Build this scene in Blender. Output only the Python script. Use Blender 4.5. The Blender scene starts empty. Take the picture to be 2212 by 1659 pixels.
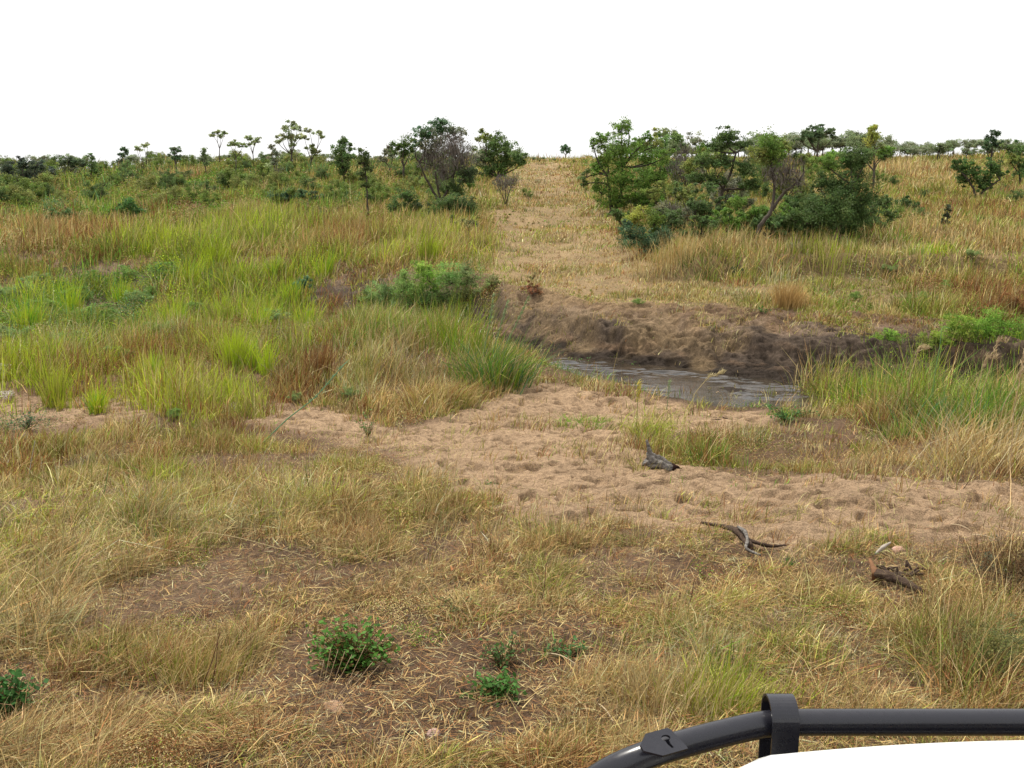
import bpy, bmesh, math, random
import numpy as np
from mathutils import Vector, Matrix

# ------------------------------------------------------------------ camera, world, sun
SC = bpy.context.scene
EYE = 2.5
PITCH = math.radians(12.0)
FPX = 1005.0
cam_d = bpy.data.cameras.new("camera")
cam = bpy.data.objects.new("camera", cam_d)
SC.collection.objects.link(cam)
cam.location = (0, 0, EYE)
cam.rotation_euler = (math.radians(90) - PITCH, 0, 0)
cam_d.sensor_width = 36.0
cam_d.lens = 36.0 * FPX / 1024.0
cam_d.clip_start = 0.05
cam_d.clip_end = 2000
SC.camera = cam
SUN_EL, SUN_AZ = math.radians(62), math.radians(-28)      # azimuth from +Y, negative = left
w = bpy.data.worlds.new("World"); SC.world = w; w.use_nodes = True
nt = w.node_tree; nt.nodes.clear()
sky = nt.nodes.new("ShaderNodeTexSky"); sky.sky_type = 'NISHITA'; sky.sun_disc = False
sky.sun_elevation = SUN_EL; sky.sun_rotation = SUN_AZ
sky.dust_density = 3.0
cloud = nt.nodes.new("ShaderNodeMix"); cloud.data_type = 'RGBA'
cloud.inputs[0].default_value = 0.9
cloud.inputs[7].default_value = (12.0, 12.0, 12.0, 1)      # thin bright cloud over the whole sky
bg = nt.nodes.new("ShaderNodeBackground"); bg.inputs[1].default_value = 0.1
out = nt.nodes.new("ShaderNodeOutputWorld")
nt.links.new(sky.outputs[0], cloud.inputs[6]); nt.links.new(cloud.outputs[2], bg.inputs[0])
nt.links.new(bg.outputs[0], out.inputs[0])
sl = bpy.data.lights.new("sun", 'SUN'); sl.energy = 5.0; sl.angle = math.radians(2.0); sl.color = (1.0, 0.94, 0.84)
so = bpy.data.objects.new("sun", sl); SC.collection.objects.link(so)
sdir = Vector((math.sin(SUN_AZ) * math.cos(SUN_EL), math.cos(SUN_AZ) * math.cos(SUN_EL), math.sin(SUN_EL)))
so.rotation_euler = sdir.to_track_quat('Z', 'Y').to_euler(); so.location = (0, 0, 30)
SC.view_settings.view_transform = 'Standard'; SC.view_settings.look = 'None'
SC.view_settings.exposure = 0.0; SC.view_settings.gamma = 1.0
SC.cycles.max_bounces = 6; SC.cycles.diffuse_bounces = 3; SC.cycles.glossy_bounces = 3
SC.cycles.transmission_bounces = 3; SC.cycles.use_adaptive_sampling = True

# ------------------------------------------------------------------ helpers
RS = np.random.RandomState
S22 = 1024 / 2212.0

def _h(i, j, s):
    v = np.sin(i * 127.1 + j * 311.7 + s * 74.7) * 43758.5453
    return v - np.floor(v)
def vn(x, y, s=0):
    x = np.asarray(x, float); y = np.asarray(y, float)
    i = np.floor(x); j = np.floor(y); fx = x - i; fy = y - j
    fx = fx * fx * (3 - 2 * fx); fy = fy * fy * (3 - 2 * fy)
    a = _h(i, j, s); b = _h(i + 1, j, s); c = _h(i, j + 1, s); d = _h(i + 1, j + 1, s)
    return (a + (b - a) * fx) * (1 - fy) + (c + (d - c) * fx) * fy
def fbm(x, y, s=0, o=4):
    r = 0; a = .5; t = 0
    for k in range(o):
        r = r + a * vn(x * 2 ** k + 17 * k, y * 2 ** k - 9 * k, s + k); t += a; a *= .5
    return r / t                                            # 0..1
def sm(a, b, x):
    t = np.clip((x - a) / (b - a), 0, 1); return t * t * (3 - 2 * t)

# ------------------------------------------------------------------ the land
NK = ([-60, 3, 4, 6, 9, 11, 14, 16.5, 20, 60], [0, 0, -.03, -.3, -.72, -.95, -1.2, -1.4, -1.43, -1.43])
TX, TY = [-60, -18.3, -13.6, -5.3, -.9, .4, 2, 4, 7.5, 10.5, 40], [40, 36, 34.5, 31, 27.6, 26.2, 23.9, 22.6, 22.8, 20.4, 20.4]
FX, FY = [-60, -18.3, -13.6, -5.3, -2.2, .26, 1.45, 2.8, 3.7, 4.6, 6, 7.5, 10.5, 40], [33, 29, 28, 26.2, 25.2, 23.7, 21.5, 20.6, 20, 19.2, 18.9, 19.2, 19.5, 19.5]
WX, WY = [-60, -5, -2.2, 0, .83, 1.76, 2.5, 3.6, 4.8, 7, 10, 40], [32, 25.4, 24.0, 22.3, 20.6, 19.2, 17.8, 17.2, 16.9, 17.2, 18, 18]
UK = ([10, 19, 21, 26, 32, 48, 70, 86, 110, 200, 600], [-.8, -.75, -.68, -.42, .04, 1.14, 2.45, 3.2, 3.3, 2.6, 0])

def banks(X, Y):
    n = fbm(X * .9, Y * .0 + 3, 5, 4) - .5
    n2 = fbm(X * 2.2, Y * .6, 15, 3) - .5
    yt = np.interp(X, TX, TY) + n * 1.3 + n2 * .7
    yf = np.interp(X, FX, FY) + n * .5
    yf = np.minimum(yf, yt - .25)
    return yf, yt

def H(X, Y):
    X = np.asarray(X, float); Y = np.asarray(Y, float)
    yf, yt = banks(X, Y)
    low = np.interp(Y, *NK)
    low = low + .12 * sm(11, 18, Y) * sm(1, -6, X)                    # left flood plain
    low = low + .5 * np.exp(-((X + 2.6) / 2.0) ** 2 - ((Y - 20.5) / 2.4) ** 2)
    low = low + .28 * np.exp(-((X - 8.5) / 2.8) ** 2 - ((Y - 14.6) / 1.6) ** 2)
    wy = np.interp(X, WX, WY)
    low = low - .20 * sm(wy - .5, wy + .5, Y) + (fbm(X * 1.7, Y * 2.6, 8, 3) - .5) * .16 * sm(wy - .3, wy + .5, Y)
    low = low + (fbm(X * .5, Y * .5, 31, 3) - .5) * .28 * sm(7, 10, Y)
    low = low + (fbm(X * 1.6, Y * 1.6, 33, 3) - .5) * .10 * sm(3.5, 5, Y)
    sh = 8 * sm(-1, -16, X)
    up = np.interp(Y - sh, *UK)
    up = up - .85 * sm(-10, -45, X) * sm(40, 90, Y) + .2 * sm(10, 40, X) * sm(50, 85, Y)
    te = 27 + (fbm(X * .35, 0 * X, 44, 2) - .5) * 1.6
    up = up + .5 * sm(te - .25, te + .5, Y) * sm(2.5, 6, X) * sm(44, 30, Y)
    up = up + (fbm(X * .12, Y * .12, 51, 3) - .5) * .9 * sm(28, 50, Y) + (fbm(X * .5, Y * .5, 53, 3) - .5) * .22
    up = up - .12 * np.exp(-((X - (1.5 + (Y - 22) * .03)) / 1.9) ** 2) * sm(22, 30, Y)
    t = np.clip((Y - yf) / (yt - yf), 0, 1)
    rough = (fbm(X * 1.6 + t * 1.2, t * 4.5, 61, 5) - .5)
    tw = np.clip(t + rough * .55 * np.sin(np.pi * t), 0, 1)
    st_ = sm(.3, .65, fbm(X * .45 + 2, X * 0, 63, 2)) * .8
    t2 = st_ * (.12 * sm(0, .35, tw) + .58 * sm(.34, .58, tw) + .30 * np.clip((tw - .5) / .5, 0, 1)) + (1 - st_) * (.85 * tw + .15 * sm(0, 1, tw))
    t2 = np.where(X < 0, t2 * sm(-2, 0, X) + t * (1 - sm(-2, 0, X)), t2)
    return low * (1 - t2) + up * t2

CP, SP = math.cos(PITCH), math.sin(PITCH)
_ys = np.concatenate([np.arange(1.5, 40, .02), np.arange(40, 130, .08)])
def ray(px, py):
    """photo position (in a 2212 px wide view) -> viewing direction"""
    u = (px * S22 - 512) / FPX; v = (384 - py * S22) / FPX
    return u, CP + v * SP, -SP + v * CP
def at(px, py):
    u, fy, fz = ray(px, py)
    X = u / fy * _ys; Z = EYE + fz / fy * _ys
    d = Z - H(X, _ys)
    k = np.argmax(d < 0)
    if d[k] >= 0: k = int(np.argmin(d))
    return np.array([X[k], _ys[k], float(H(X[k], _ys[k]))])
def atY(px, py, Y):
    u, fy, fz = ray(px, py)
    return np.array([u / fy * Y, Y, EYE + fz / fy * Y])
def zc(p): return p[1] * CP + (EYE - p[2]) * SP             # distance along the view axis
def wpoly(pts): return np.array([at(*p)[:2] for p in pts])
def inpoly(X, Y, P, soft=.3, nz=.5, s=3):
    """soft membership of a world polygon, edge broken by noise"""
    ins = np.zeros(X.shape, bool); dm = np.full(X.shape, 1e9)
    for k in range(len(P)):
        x1, y1 = P[k]; x2, y2 = P[(k + 1) % len(P)]
        c = ((y1 > Y) != (y2 > Y)) & (X < (x2 - x1) * (Y - y1) / (y2 - y1 + 1e-12) + x1)
        ins ^= c
        ex, ey = x2 - x1, y2 - y1
        t = np.clip(((X - x1) * ex + (Y - y1) * ey) / (ex * ex + ey * ey + 1e-9), 0, 1)
        dm = np.minimum(dm, np.hypot(X - x1 - t * ex, Y - y1 - t * ey))
    d = np.where(ins, dm, -dm) + (fbm(X * 1.8, Y * 1.8, s, 3) - .5) * 2 * nz
    return sm(-soft, soft, d)

SAND = wpoly([(540, 862), (700, 885), (860, 930), (1000, 890), (1080, 840), (1130, 812), (1200, 835), (1420, 868), (1640, 890), (1660, 925), (1560, 950),
              (1400, 930), (1360, 960), (1420, 1010), (1640, 1035), (1900, 1030), (2300, 1050), (2500, 1090), (2500, 1200), (2212, 1185), (1900, 1185),
              (1700, 1195), (1480, 1150), (1300, 1130), (1130, 1130), (1000, 1060), (850, 985), (700, 945), (560, 912)])
SANDL = wpoly([(-200, 868), (60, 850), (360, 852), (380, 888), (210, 925), (-200, 915)])
TRACK = wpoly([(1150, 334), (1240, 334), (1265, 400), (1310, 470), (1360, 560), (1500, 690), (1640, 700), (1500, 745), (1250, 690), (1120, 640), (1040, 560), (1030, 500), (1070, 430), (1110, 370)])
def masks(X, Y):
    s = np.maximum(inpoly(X, Y, SAND, .35, .35), inpoly(X, Y, SANDL, .3, .5) * .85)
    return s, inpoly(X, Y, TRACK, .9, 1.7, 7)

# ------------------------------------------------------------------ materials
def mat(name, rough=.8, spec=.2, build=None, color=(.5, .5, .5)):
    m = bpy.data.materials.new(name); m.use_nodes = True
    b = m.node_tree.nodes["Principled BSDF"]
    b.inputs["Base Color"].default_value = (*color, 1); b.inputs["Roughness"].default_value = rough
    b.inputs["Specular IOR Level"].default_value = spec
    if build: build(m, m.node_tree, b)
    return m
def nmix(nt, f, a, b, mode='MIX'):
    n = nt.nodes.new("ShaderNodeMix"); n.data_type = 'RGBA'; n.blend_type = mode
    for s, v in ((0, f), (6, a), (7, b)):
        if hasattr(v, "links"): nt.links.new(v, n.inputs[s])
        elif isinstance(v, (int, float)): n.inputs[s].default_value = v
        else: n.inputs[s].default_value = (*v, 1)
    return n.outputs[2]
def noise(nt, scale, detail=6, rough=.6, obj=True, st=None):
    tc = nt.nodes.new("ShaderNodeTexCoord"); n = nt.nodes.new("ShaderNodeTexNoise")
    n.inputs["Scale"].default_value = scale; n.inputs["Detail"].default_value = detail; n.inputs["Roughness"].default_value = rough
    if st:
        mp = nt.nodes.new("ShaderNodeMapping"); mp.inputs["Scale"].default_value = st
        nt.links.new(tc.outputs["Object"], mp.inputs[0]); nt.links.new(mp.outputs[0], n.inputs["Vector"])
    else: nt.links.new(tc.outputs["Object"], n.inputs["Vector"])
    return n.outputs["Fac"]
def ramp(nt, src, stops):
    r = nt.nodes.new("ShaderNodeValToRGB"); e = r.color_ramp.elements
    while len(e) < len(stops): e.new(.5)
    for k, (p, c) in enumerate(stops):
        e[k].position = p; e[k].color = (*c, 1) if not isinstance(c, (int, float)) else (c, c, c, 1)
    nt.links.new(src, r.inputs[0]); return r.outputs[0]
def bump(nt, b, src, strength=.5, dist=.01):
    n = nt.nodes.new("ShaderNodeBump"); n.inputs["Strength"].default_value = strength; n.inputs["Distance"].default_value = dist
    nt.links.new(src, n.inputs["Height"]); nt.links.new(n.outputs[0], b.inputs["Normal"])
def attr(nt, name="col"):
    a = nt.nodes.new("ShaderNodeAttribute"); a.attribute_name = name; return a.outputs["Color"]

def _ground(m, nt, b):
    c = attr(nt)
    f = ramp(nt, noise(nt, 14, 10, .8), [(.36, .55), (.64, 1.35)])
    c = nmix(nt, 1, c, f, 'MULTIPLY')
    f2 = ramp(nt, noise(nt, 90, 4, .8), [(.38, .45), (.62, 1.35)])
    c = nmix(nt, 1, c, f2, 'MULTIPLY')
    nt.links.new(c, b.inputs["Base Color"])
    bump(nt, b, noise(nt, 40, 8, .8), 1, .035)
M_GROUND = mat("soil_and_sand", .95, .1, _ground)
def _water(m, nt, b):
    n = noise(nt, 3.0, 6, .65, st=(1, 2.2, 1))
    nt.links.new(ramp(nt, n, [(.42, (.022, .018, .013)), (.6, (.055, .042, .03))]), b.inputs["Base Color"])
    bump(nt, b, noise(nt, 22, 3, .5, st=(.8, 1.8, 1)), .3, .01)
M_WATER = mat("muddy_water", .06, .5, _water)
def leafmat(name, trans=.35, spec=.25, rough=.55):
    m = bpy.data.materials.new(name); m.use_nodes = True; nt = m.node_tree; nt.nodes.clear()
    c = attr(nt)
    p = nt.nodes.new("ShaderNodeBsdfPrincipled"); p.inputs["Roughness"].default_value = rough; p.inputs["Specular IOR Level"].default_value = spec
    t = nt.nodes.new("ShaderNodeBsdfTranslucent"); x = nt.nodes.new("ShaderNodeMixShader"); x.inputs[0].default_value = trans
    o = nt.nodes.new("ShaderNodeOutputMaterial")
    nt.links.new(c, p.inputs["Base Color"]); nt.links.new(c, t.inputs[0])
    nt.links.new(p.outputs[0], x.inputs[1]); nt.links.new(t.outputs[0], x.inputs[2]); nt.links.new(x.outputs[0], o.inputs[0])
    return m
M_GRASS = leafmat("grass_blades", .1, .12, .7)
M_LEAF = leafmat("leaves", .4, .15, .6)
def _bark(m, nt, b):
    n = noise(nt, 18, 8, .7, st=(1, 1, .25))
    nt.links.new(ramp(nt, n, [(.3, (.035, .028, .022)), (.7, (.12, .10, .08))]), b.inputs["Base Color"]); bump(nt, b, n, .8, .02)
M_BARK = mat("bark", .9, .1, _bark)
def _twig(m, nt, b):
    n = noise(nt, 12, 4, .6)
    nt.links.new(ramp(nt, n, [(.3, (.12, .10, .09)), (.7, (.24, .21, .19))]), b.inputs["Base Color"])
M_TWIG = mat("grey_twigs", .9, .1, _twig)
def _dead(m, nt, b):
    n = noise(nt, 26, 8, .75, st=(.25, 1, 1))
    nt.links.new(ramp(nt, n, [(.34, (.025, .02, .018)), (.5, (.15, .135, .12)), (.68, (.36, .34, .31))]), b.inputs["Base Color"]); bump(nt, b, n, 1, .02)
M_DEAD = mat("weathered_grey_wood", .9, .1, _dead)
def _deadb(m, nt, b):
    n = noise(nt, 22, 8, .75, st=(.3, 1, 1))
    nt.links.new(ramp(nt, n, [(.32, (.025, .015, .011)), (.7, (.13, .09, .065))]), b.inputs["Base Color"]); bump(nt, b, n, 1, .02)
M_DEADB = mat("brown_dead_wood", .9, .1, _deadb)
M_CHAR = mat("dark_rotten_wood", .95, .05, None, (.02, .010, .008))
def stonemat(name, c1, c2):
    def f(m, nt, b):
        n = noise(nt, 9, 8, .7); nt.links.new(ramp(nt, n, [(.35, c1), (.65, c2)]), b.inputs["Base Color"]); bump(nt, b, n, .6, .02)
    return mat(name, .85, .2, f)

# ------------------------------------------------------------------ mesh building
class Acc:
    def __init__(s): s.v = []; s.t = []; s.c = []; s.n = 0
    def add(s, v, t, c):
        v = np.asarray(v, np.float32).reshape(-1, 3); t = np.asarray(t, np.int32).reshape(-1, 3)
        c = np.asarray(c, np.float32)
        if c.ndim == 1: c = np.tile(c[:3], (len(v), 1))
        s.v.append(v); s.t.append(t + s.n); s.c.append(c); s.n += len(v)
    def build(s, name, m, parent=None, origin=(0, 0, 0), smooth=False):
        V = np.concatenate(s.v) - np.asarray(origin, np.float32); T = np.concatenate(s.t); Cc = np.concatenate(s.c)
        me = bpy.data.meshes.new(name); me.vertices.add(len(V)); me.vertices.foreach_set("co", V.ravel())
        me.loops.add(len(T) * 3); me.loops.foreach_set("vertex_index", T.ravel())
        me.polygons.add(len(T)); me.polygons.foreach_set("loop_start", np.arange(0, len(T) * 3, 3, dtype=np.int32))
        me.update(calc_edges=True)
        if smooth: me.polygons.foreach_set("use_smooth", np.ones(len(T), bool))
        a = me.color_attributes.new("col", 'FLOAT_COLOR', 'POINT')
        a.data.foreach_set("color", np.concatenate([Cc, np.ones((len(Cc), 1), np.float32)], 1).ravel())
        me.materials.append(m)
        o = bpy.data.objects.new(name, me); SC.collection.objects.link(o)
        if parent: o.parent = parent
        else: o.location = origin
        return o

def blades(acc, P, h, wd, az, lean, col, rs, tip=None, flat=None):
    n = len(P); P = np.asarray(P, float)
    d = np.stack([np.cos(az), np.sin(az), 0 * az], 1); upv = np.array([0, 0, 1.])
    a1 = lean * .68; a2 = lean * 1.25
    if flat is not None: a1 = np.where(flat, lean, a1); a2 = np.where(flat, lean * 1.04, a2)
    seg = lambda a: d * np.sin(a)[:, None] + upv * np.cos(a)[:, None]
    m = P + seg(a1) * (h * .5)[:, None]; e = m + seg(a2) * (h * .5)[:, None]
    b = rs.uniform(0, np.pi, n); W = np.stack([np.cos(b), np.sin(b), .15 * rs.randn(n)], 1) * (wd * .5)[:, None]
    v = np.stack([P - W, P + W, m - W * .85, m + W * .85, e], 1).reshape(-1, 3)
    k = (np.arange(n) * 5)[:, None, None]
    t = (np.array([[0, 1, 3], [0, 3, 2], [2, 3, 4]])[None] + k).reshape(-1, 3)
    if tip is None: tip = col
    c = np.stack([col, col, (col + tip) / 2, (col + tip) / 2, tip], 1).reshape(-1, 3)
    acc.add(v, t, c)

def leaves(acc, P, size, col, rs, upb=.5, asp=.55):
    n = len(P)
    nr = rs.randn(n, 3); nr[:, 2] += upb * 1.5; nr /= np.linalg.norm(nr, axis=1)[:, None]
    a = np.cross(nr, rs.randn(n, 3)); a /= np.linalg.norm(a, axis=1)[:, None] + 1e-9
    b = np.cross(nr, a); s = np.asarray(size).reshape(-1, 1) * np.ones((n, 1))
    v = np.stack([P - a * s * .5, P + b * s * asp * .5, P + a * s * .5, P - b * s * asp * .5], 1).reshape(-1, 3)
    k = (np.arange(n) * 4)[:, None, None]
    t = (np.array([[0, 1, 2], [0, 2, 3]])[None] + k).reshape(-1, 3)
    acc.add(v, t, np.repeat(col, 4, 0))

def tube(acc, pts, rad, sides=6, col=(.1, .1, .1), cap=True):
    pts = np.asarray(pts, float); k = len(pts); rad = np.broadcast_to(np.asarray(rad, float), (k,))
    tg = np.gradient(pts, axis=0); tg /= np.linalg.norm(tg, axis=1)[:, None] + 1e-9
    ref = np.array([0, 0, 1.]) if abs(tg[:, 2]).mean() < .8 else np.array([0, 1., 0])
    a = np.cross(tg, ref); a /= np.linalg.norm(a, axis=1)[:, None] + 1e-9; b = np.cross(tg, a)
    th = np.arange(sides) / sides * 2 * np.pi
    v = pts[:, None] + (a[:, None] * np.cos(th)[None, :, None] + b[:, None] * np.sin(th)[None, :, None]) * rad[:, None, None]
    t = []
    for i in range(k - 1):
        for j in range(sides):
            p, q = i * sides + j, i * sides + (j + 1) % sides; t += [(p, q, q + sides), (p, q + sides, p + sides)]
    v = v.reshape(-1, 3)
    if cap:
        v = np.concatenate([v, pts[:1], pts[-1:]]); n0 = k * sides
        for j in range(sides):
            t += [(n0, (j + 1) % sides, j), (n0 + 1, (k - 1) * sides + j, (k - 1) * sides + (j + 1) % sides)]
    acc.add(v, t, col)

def bez(p0, p1, rs, bend=.15, n=6, sag=0):
    p0 = np.asarray(p0, float); p1 = np.asarray(p1, float); L = np.linalg.norm(p1 - p0)
    m = (p0 + p1) / 2 + rs.randn(3) * bend * L + np.array([0, 0, sag * L]); t = np.linspace(0, 1, n)[:, None]
    return p0 * (1 - t) ** 2 + 2 * m * t * (1 - t) + p1 * t ** 2

def prop(o, label=None, cat=None, group=None, kind=None):
    for k, v in (("label", label), ("category", cat), ("group", group), ("kind", kind)):
        if v: o[k] = v
    return o
def empty(name, loc, label, cat, group=None):
    o = bpy.data.objects.new(name, None); SC.collection.objects.link(o); o.location = [float(q) for q in loc]; o.empty_display_size = .2
    return prop(o, label, cat, group)

# ------------------------------------------------------------------ ground sheet
def build_ground():
    ths = np.concatenate([np.linspace(-180, -38, 50)[:-1], np.linspace(-38, 38, 820), np.linspace(38, 180, 50)[1:-1]])
    ths = np.radians(ths)
    rr = np.concatenate([[.4, .9, 1.5, 2.2, 2.8], np.geomspace(3.2, 9, 260)[:-1], np.geomspace(9, 17, 300)[:-1], np.linspace(17, 27, 560)[:-1], np.geomspace(27, 30, 50)[:-1], np.geomspace(30, 100, 160)[:-1], np.geomspace(100, 900, 30)])
    R, T = np.meshgrid(rr, ths, indexing='ij')
    X = R * np.sin(T); Y = R * np.cos(T)
    Z = H(X, Y)
    s, tr = masks(X, Y)
    # sand churned by feet and hooves
    q = fbm(X * 2.6, Y * 2.6, 71, 3); q2 = vn(X * 5.5 + q * 3, Y * 5.5, 77); q3 = fbm(X * 11, Y * 11, 78, 2)
    dim = -.07 * sm(.52, .2, q2) + .05 * (1 - np.abs(2 * q - 1)) ** 3 * 1.0 + .012 * (q3 - .5)
    # single hoof prints: small round pits
    gx = X * 3.1; gy = Y * 3.1; ci = np.floor(gx); cj = np.floor(gy)
    ox = .25 + .5 * _h(ci, cj, 91); oy = .25 + .5 * _h(ci, cj, 92); on = _h(ci, cj, 93) > .45
    pit = np.hypot(gx - ci - ox, gy - cj - oy) / .3
    dim = dim - .07 * on * sm(1, .3, pit) + .012 * on * np.exp(-((pit - 1.15) / .25) ** 2)
    near = sm(32, 24, Y)
    Z = Z + (dim * s + (1 - s) * .02 * (fbm(X * 5, Y * 5, 81, 3) - .5)) * near
    yf, yt = banks(X, Y)
    face = sm(yf - .5, yf + .1, Y) * sm(yt + .5, yt - .1, Y)
    rd = fbm(X * 3, Y * 3 + Z * 5, 83, 5); Z = Z + face * ((1 - np.abs(2 * rd - 1)) * .5 - .3) * .4
    n1 = fbm(X * .6, Y * .6, 21)[..., None]; n2 = fbm(X * 3, Y * 3, 22)[..., None]; n3 = fbm(X * .25, Y * .25, 23)[..., None]
    A = lambda *c: np.array(c)
    col = A(.09, .055, .034) * (1 - n2) + A(.22, .14, .085) * n2
    bare = A(.27, .18, .115)
    col = col * (1 - .5 * sm(.5, .7, n1)) + bare * .5 * sm(.5, .7, n1)
    upl = sm(yt - .3, yt + .5, Y)[..., None]
    gr = A(.30, .21, .10) * n2 + A(.17, .14, .06) * (1 - n2)
    col = col * (1 - upl * .7) + gr * upl * .7
    S = s[..., None]; sand = A(.43, .295, .18) * (1.06 - .32 * n2) * (1 + .22 * (n1 - .5))
    damp = sm(-.9, -.4, np.interp(X, WX, WY)[..., None] * 0 + (Y - np.interp(X, WX, WY))[..., None])
    col = col * (1 - S) + sand * S
    wet = A(.06, .045, .033)
    inbed = (sm(np.interp(X, WX, WY) - .7, np.interp(X, WX, WY), Y) * sm(yf + .7, yf + .1, Y))[..., None] * (X > -6)[..., None]
    col = col * (1 - inbed) + wet * inbed
    tt = np.clip((Y - yf) / (yt - yf), 0, 1)[..., None]; F = face[..., None] * sm(1.02, .6, tt + (n2 - .5) * .5)
    nz = fbm(X * 2.4 + Y, Z * 5 + Y * .8, 87, 4)[..., None]; tn = tt + (nz - .5) * .7
    k1 = sm(.2, .34, tn); k2 = sm(.58, .85, tn)
    fc = A(.19, .125, .08) * (1 - k1) + A(.10, .074, .055) * k1
    fc = fc * (1 - k2) + A(.25, .18, .125) * k2
    fc = fc * (.5 + 1. * fbm(X * 6 + Y * 2, Z * 12 + Y, 89)[..., None])
    col = col * (1 - F) + fc * F
    wn = (sm(-1.30, -1.44, Z) * sm(np.interp(X, WX, WY) - .3, np.interp(X, WX, WY) + .3, Y) * sm(yt + .3, yt - .2, Y) * sm(-7, -5, X))[..., None]
    col = col * (1 - wn) + A(.045, .034, .026) * wn
    col = col * (1 - tr[..., None] * .6) + (A(.33, .23, .125) * (.5 + .5 * n2 + .5 * n1)) * tr[..., None] * .6
    for p in PATCH:
        if p[5] <= .1 and p[9][DK] > 0:
            c = at(p[0], p[1]); y0 = at(p[0], p[1] + p[3])[1]; y1 = at(p[0], p[1] - p[3])[1]
            d = np.hypot((X - c[0]) / (p[2] * S22 / FPX * zc(c)), (Y - (y0 + y1) / 2) / max((y1 - y0) / 2, .3)) + (fbm(X, Y, 9) - .5)
            q = sm(1.2, .8, d)[..., None]; col = col * (1 - q) + A(.06, .045, .04) * q
    nr, na = X.shape
    V = np.stack([X, Y, Z], -1).reshape(-1, 3)
    i = np.arange(nr - 1)[:, None]; j = np.arange(na)[None]; jn = (j + 1) % na
    a = (i * na + j).ravel(); b = (i * na + jn).ravel(); c = ((i + 1) * na + jn).ravel(); d = ((i + 1) * na + j).ravel()
    Tt = np.concatenate([np.stack([a, c, b], 1), np.stack([a, d, c], 1)])
    # middle fan
    V = np.concatenate([V, [[0, 0, 0.]]]); cc = np.concatenate([col.reshape(-1, 3), [[.2, .13, .08]]])
    jj = np.arange(na); Tt = np.concatenate([Tt, np.stack([np.full(na, len(V) - 1), jj, (jj + 1) % na], 1)])
    acc = Acc(); acc.add(V, Tt, np.clip(cc, .01, .9))
    g = acc.build("ground", M_GROUND, smooth=True); prop(g, kind='structure')
    # stream
    nx, ny = 640, 110; U, V2 = np.meshgrid(np.linspace(-7, 12, nx), np.linspace(0, 1, ny), indexing='ij')
    yf, yt = banks(U, U * 0 + 20); y0 = np.interp(U, WX, WY) - 1.2; YY = y0 + (yf + .35 - y0) * V2
    g1 = fbm(U * 2.6 + 3, YY * 6.5, 201, 2); g2 = fbm(U * 9, YY * 15, 205, 2); calm = .05 + 1.2 * sm(.46, .68, fbm(U * .9, YY * 1.4, 209, 2))
    ZZ = -1.52 + (.055 * (g1 - .5) + .005 * (g2 - .5)) * calm
    ii = np.arange(nx - 1)[:, None]; j2 = np.arange(ny - 1)[None]; q0 = (ii * ny + j2).ravel()
    t = np.concatenate([np.stack([q0, q0 + ny, q0 + ny + 1], 1), np.stack([q0, q0 + ny + 1, q0 + 1], 1)]); vs = np.stack([U, YY, ZZ], -1).reshape(-1, 3); acc = Acc()
    acc.add(vs, t, (.1, .1, .1)); o = acc.build("stream_water", M_WATER, smooth=True); prop(o, kind='structure')

# ------------------------------------------------------------------ grass: palette and patches
PAL = np.array([(.56, .44, .205), (.47, .32, .125), (.27, .13, .05), (.265, .295, .045), (.15, .31, .03), (.44, .56, .035), (.11, .25, .10), (.48, .46, .25), (.09, .06, .04)])
ST, TA, RU, OL, GR, LI, BL, GS, DK = range(9)
def W_(**k):
    v = np.zeros(9)
    for a, b in k.items(): v[dict(st=0, ta=1, ru=2, ol=3, gr=4, li=5, bl=6, gs=7, dk=8)[a]] = b
    return v / v.sum()
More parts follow.
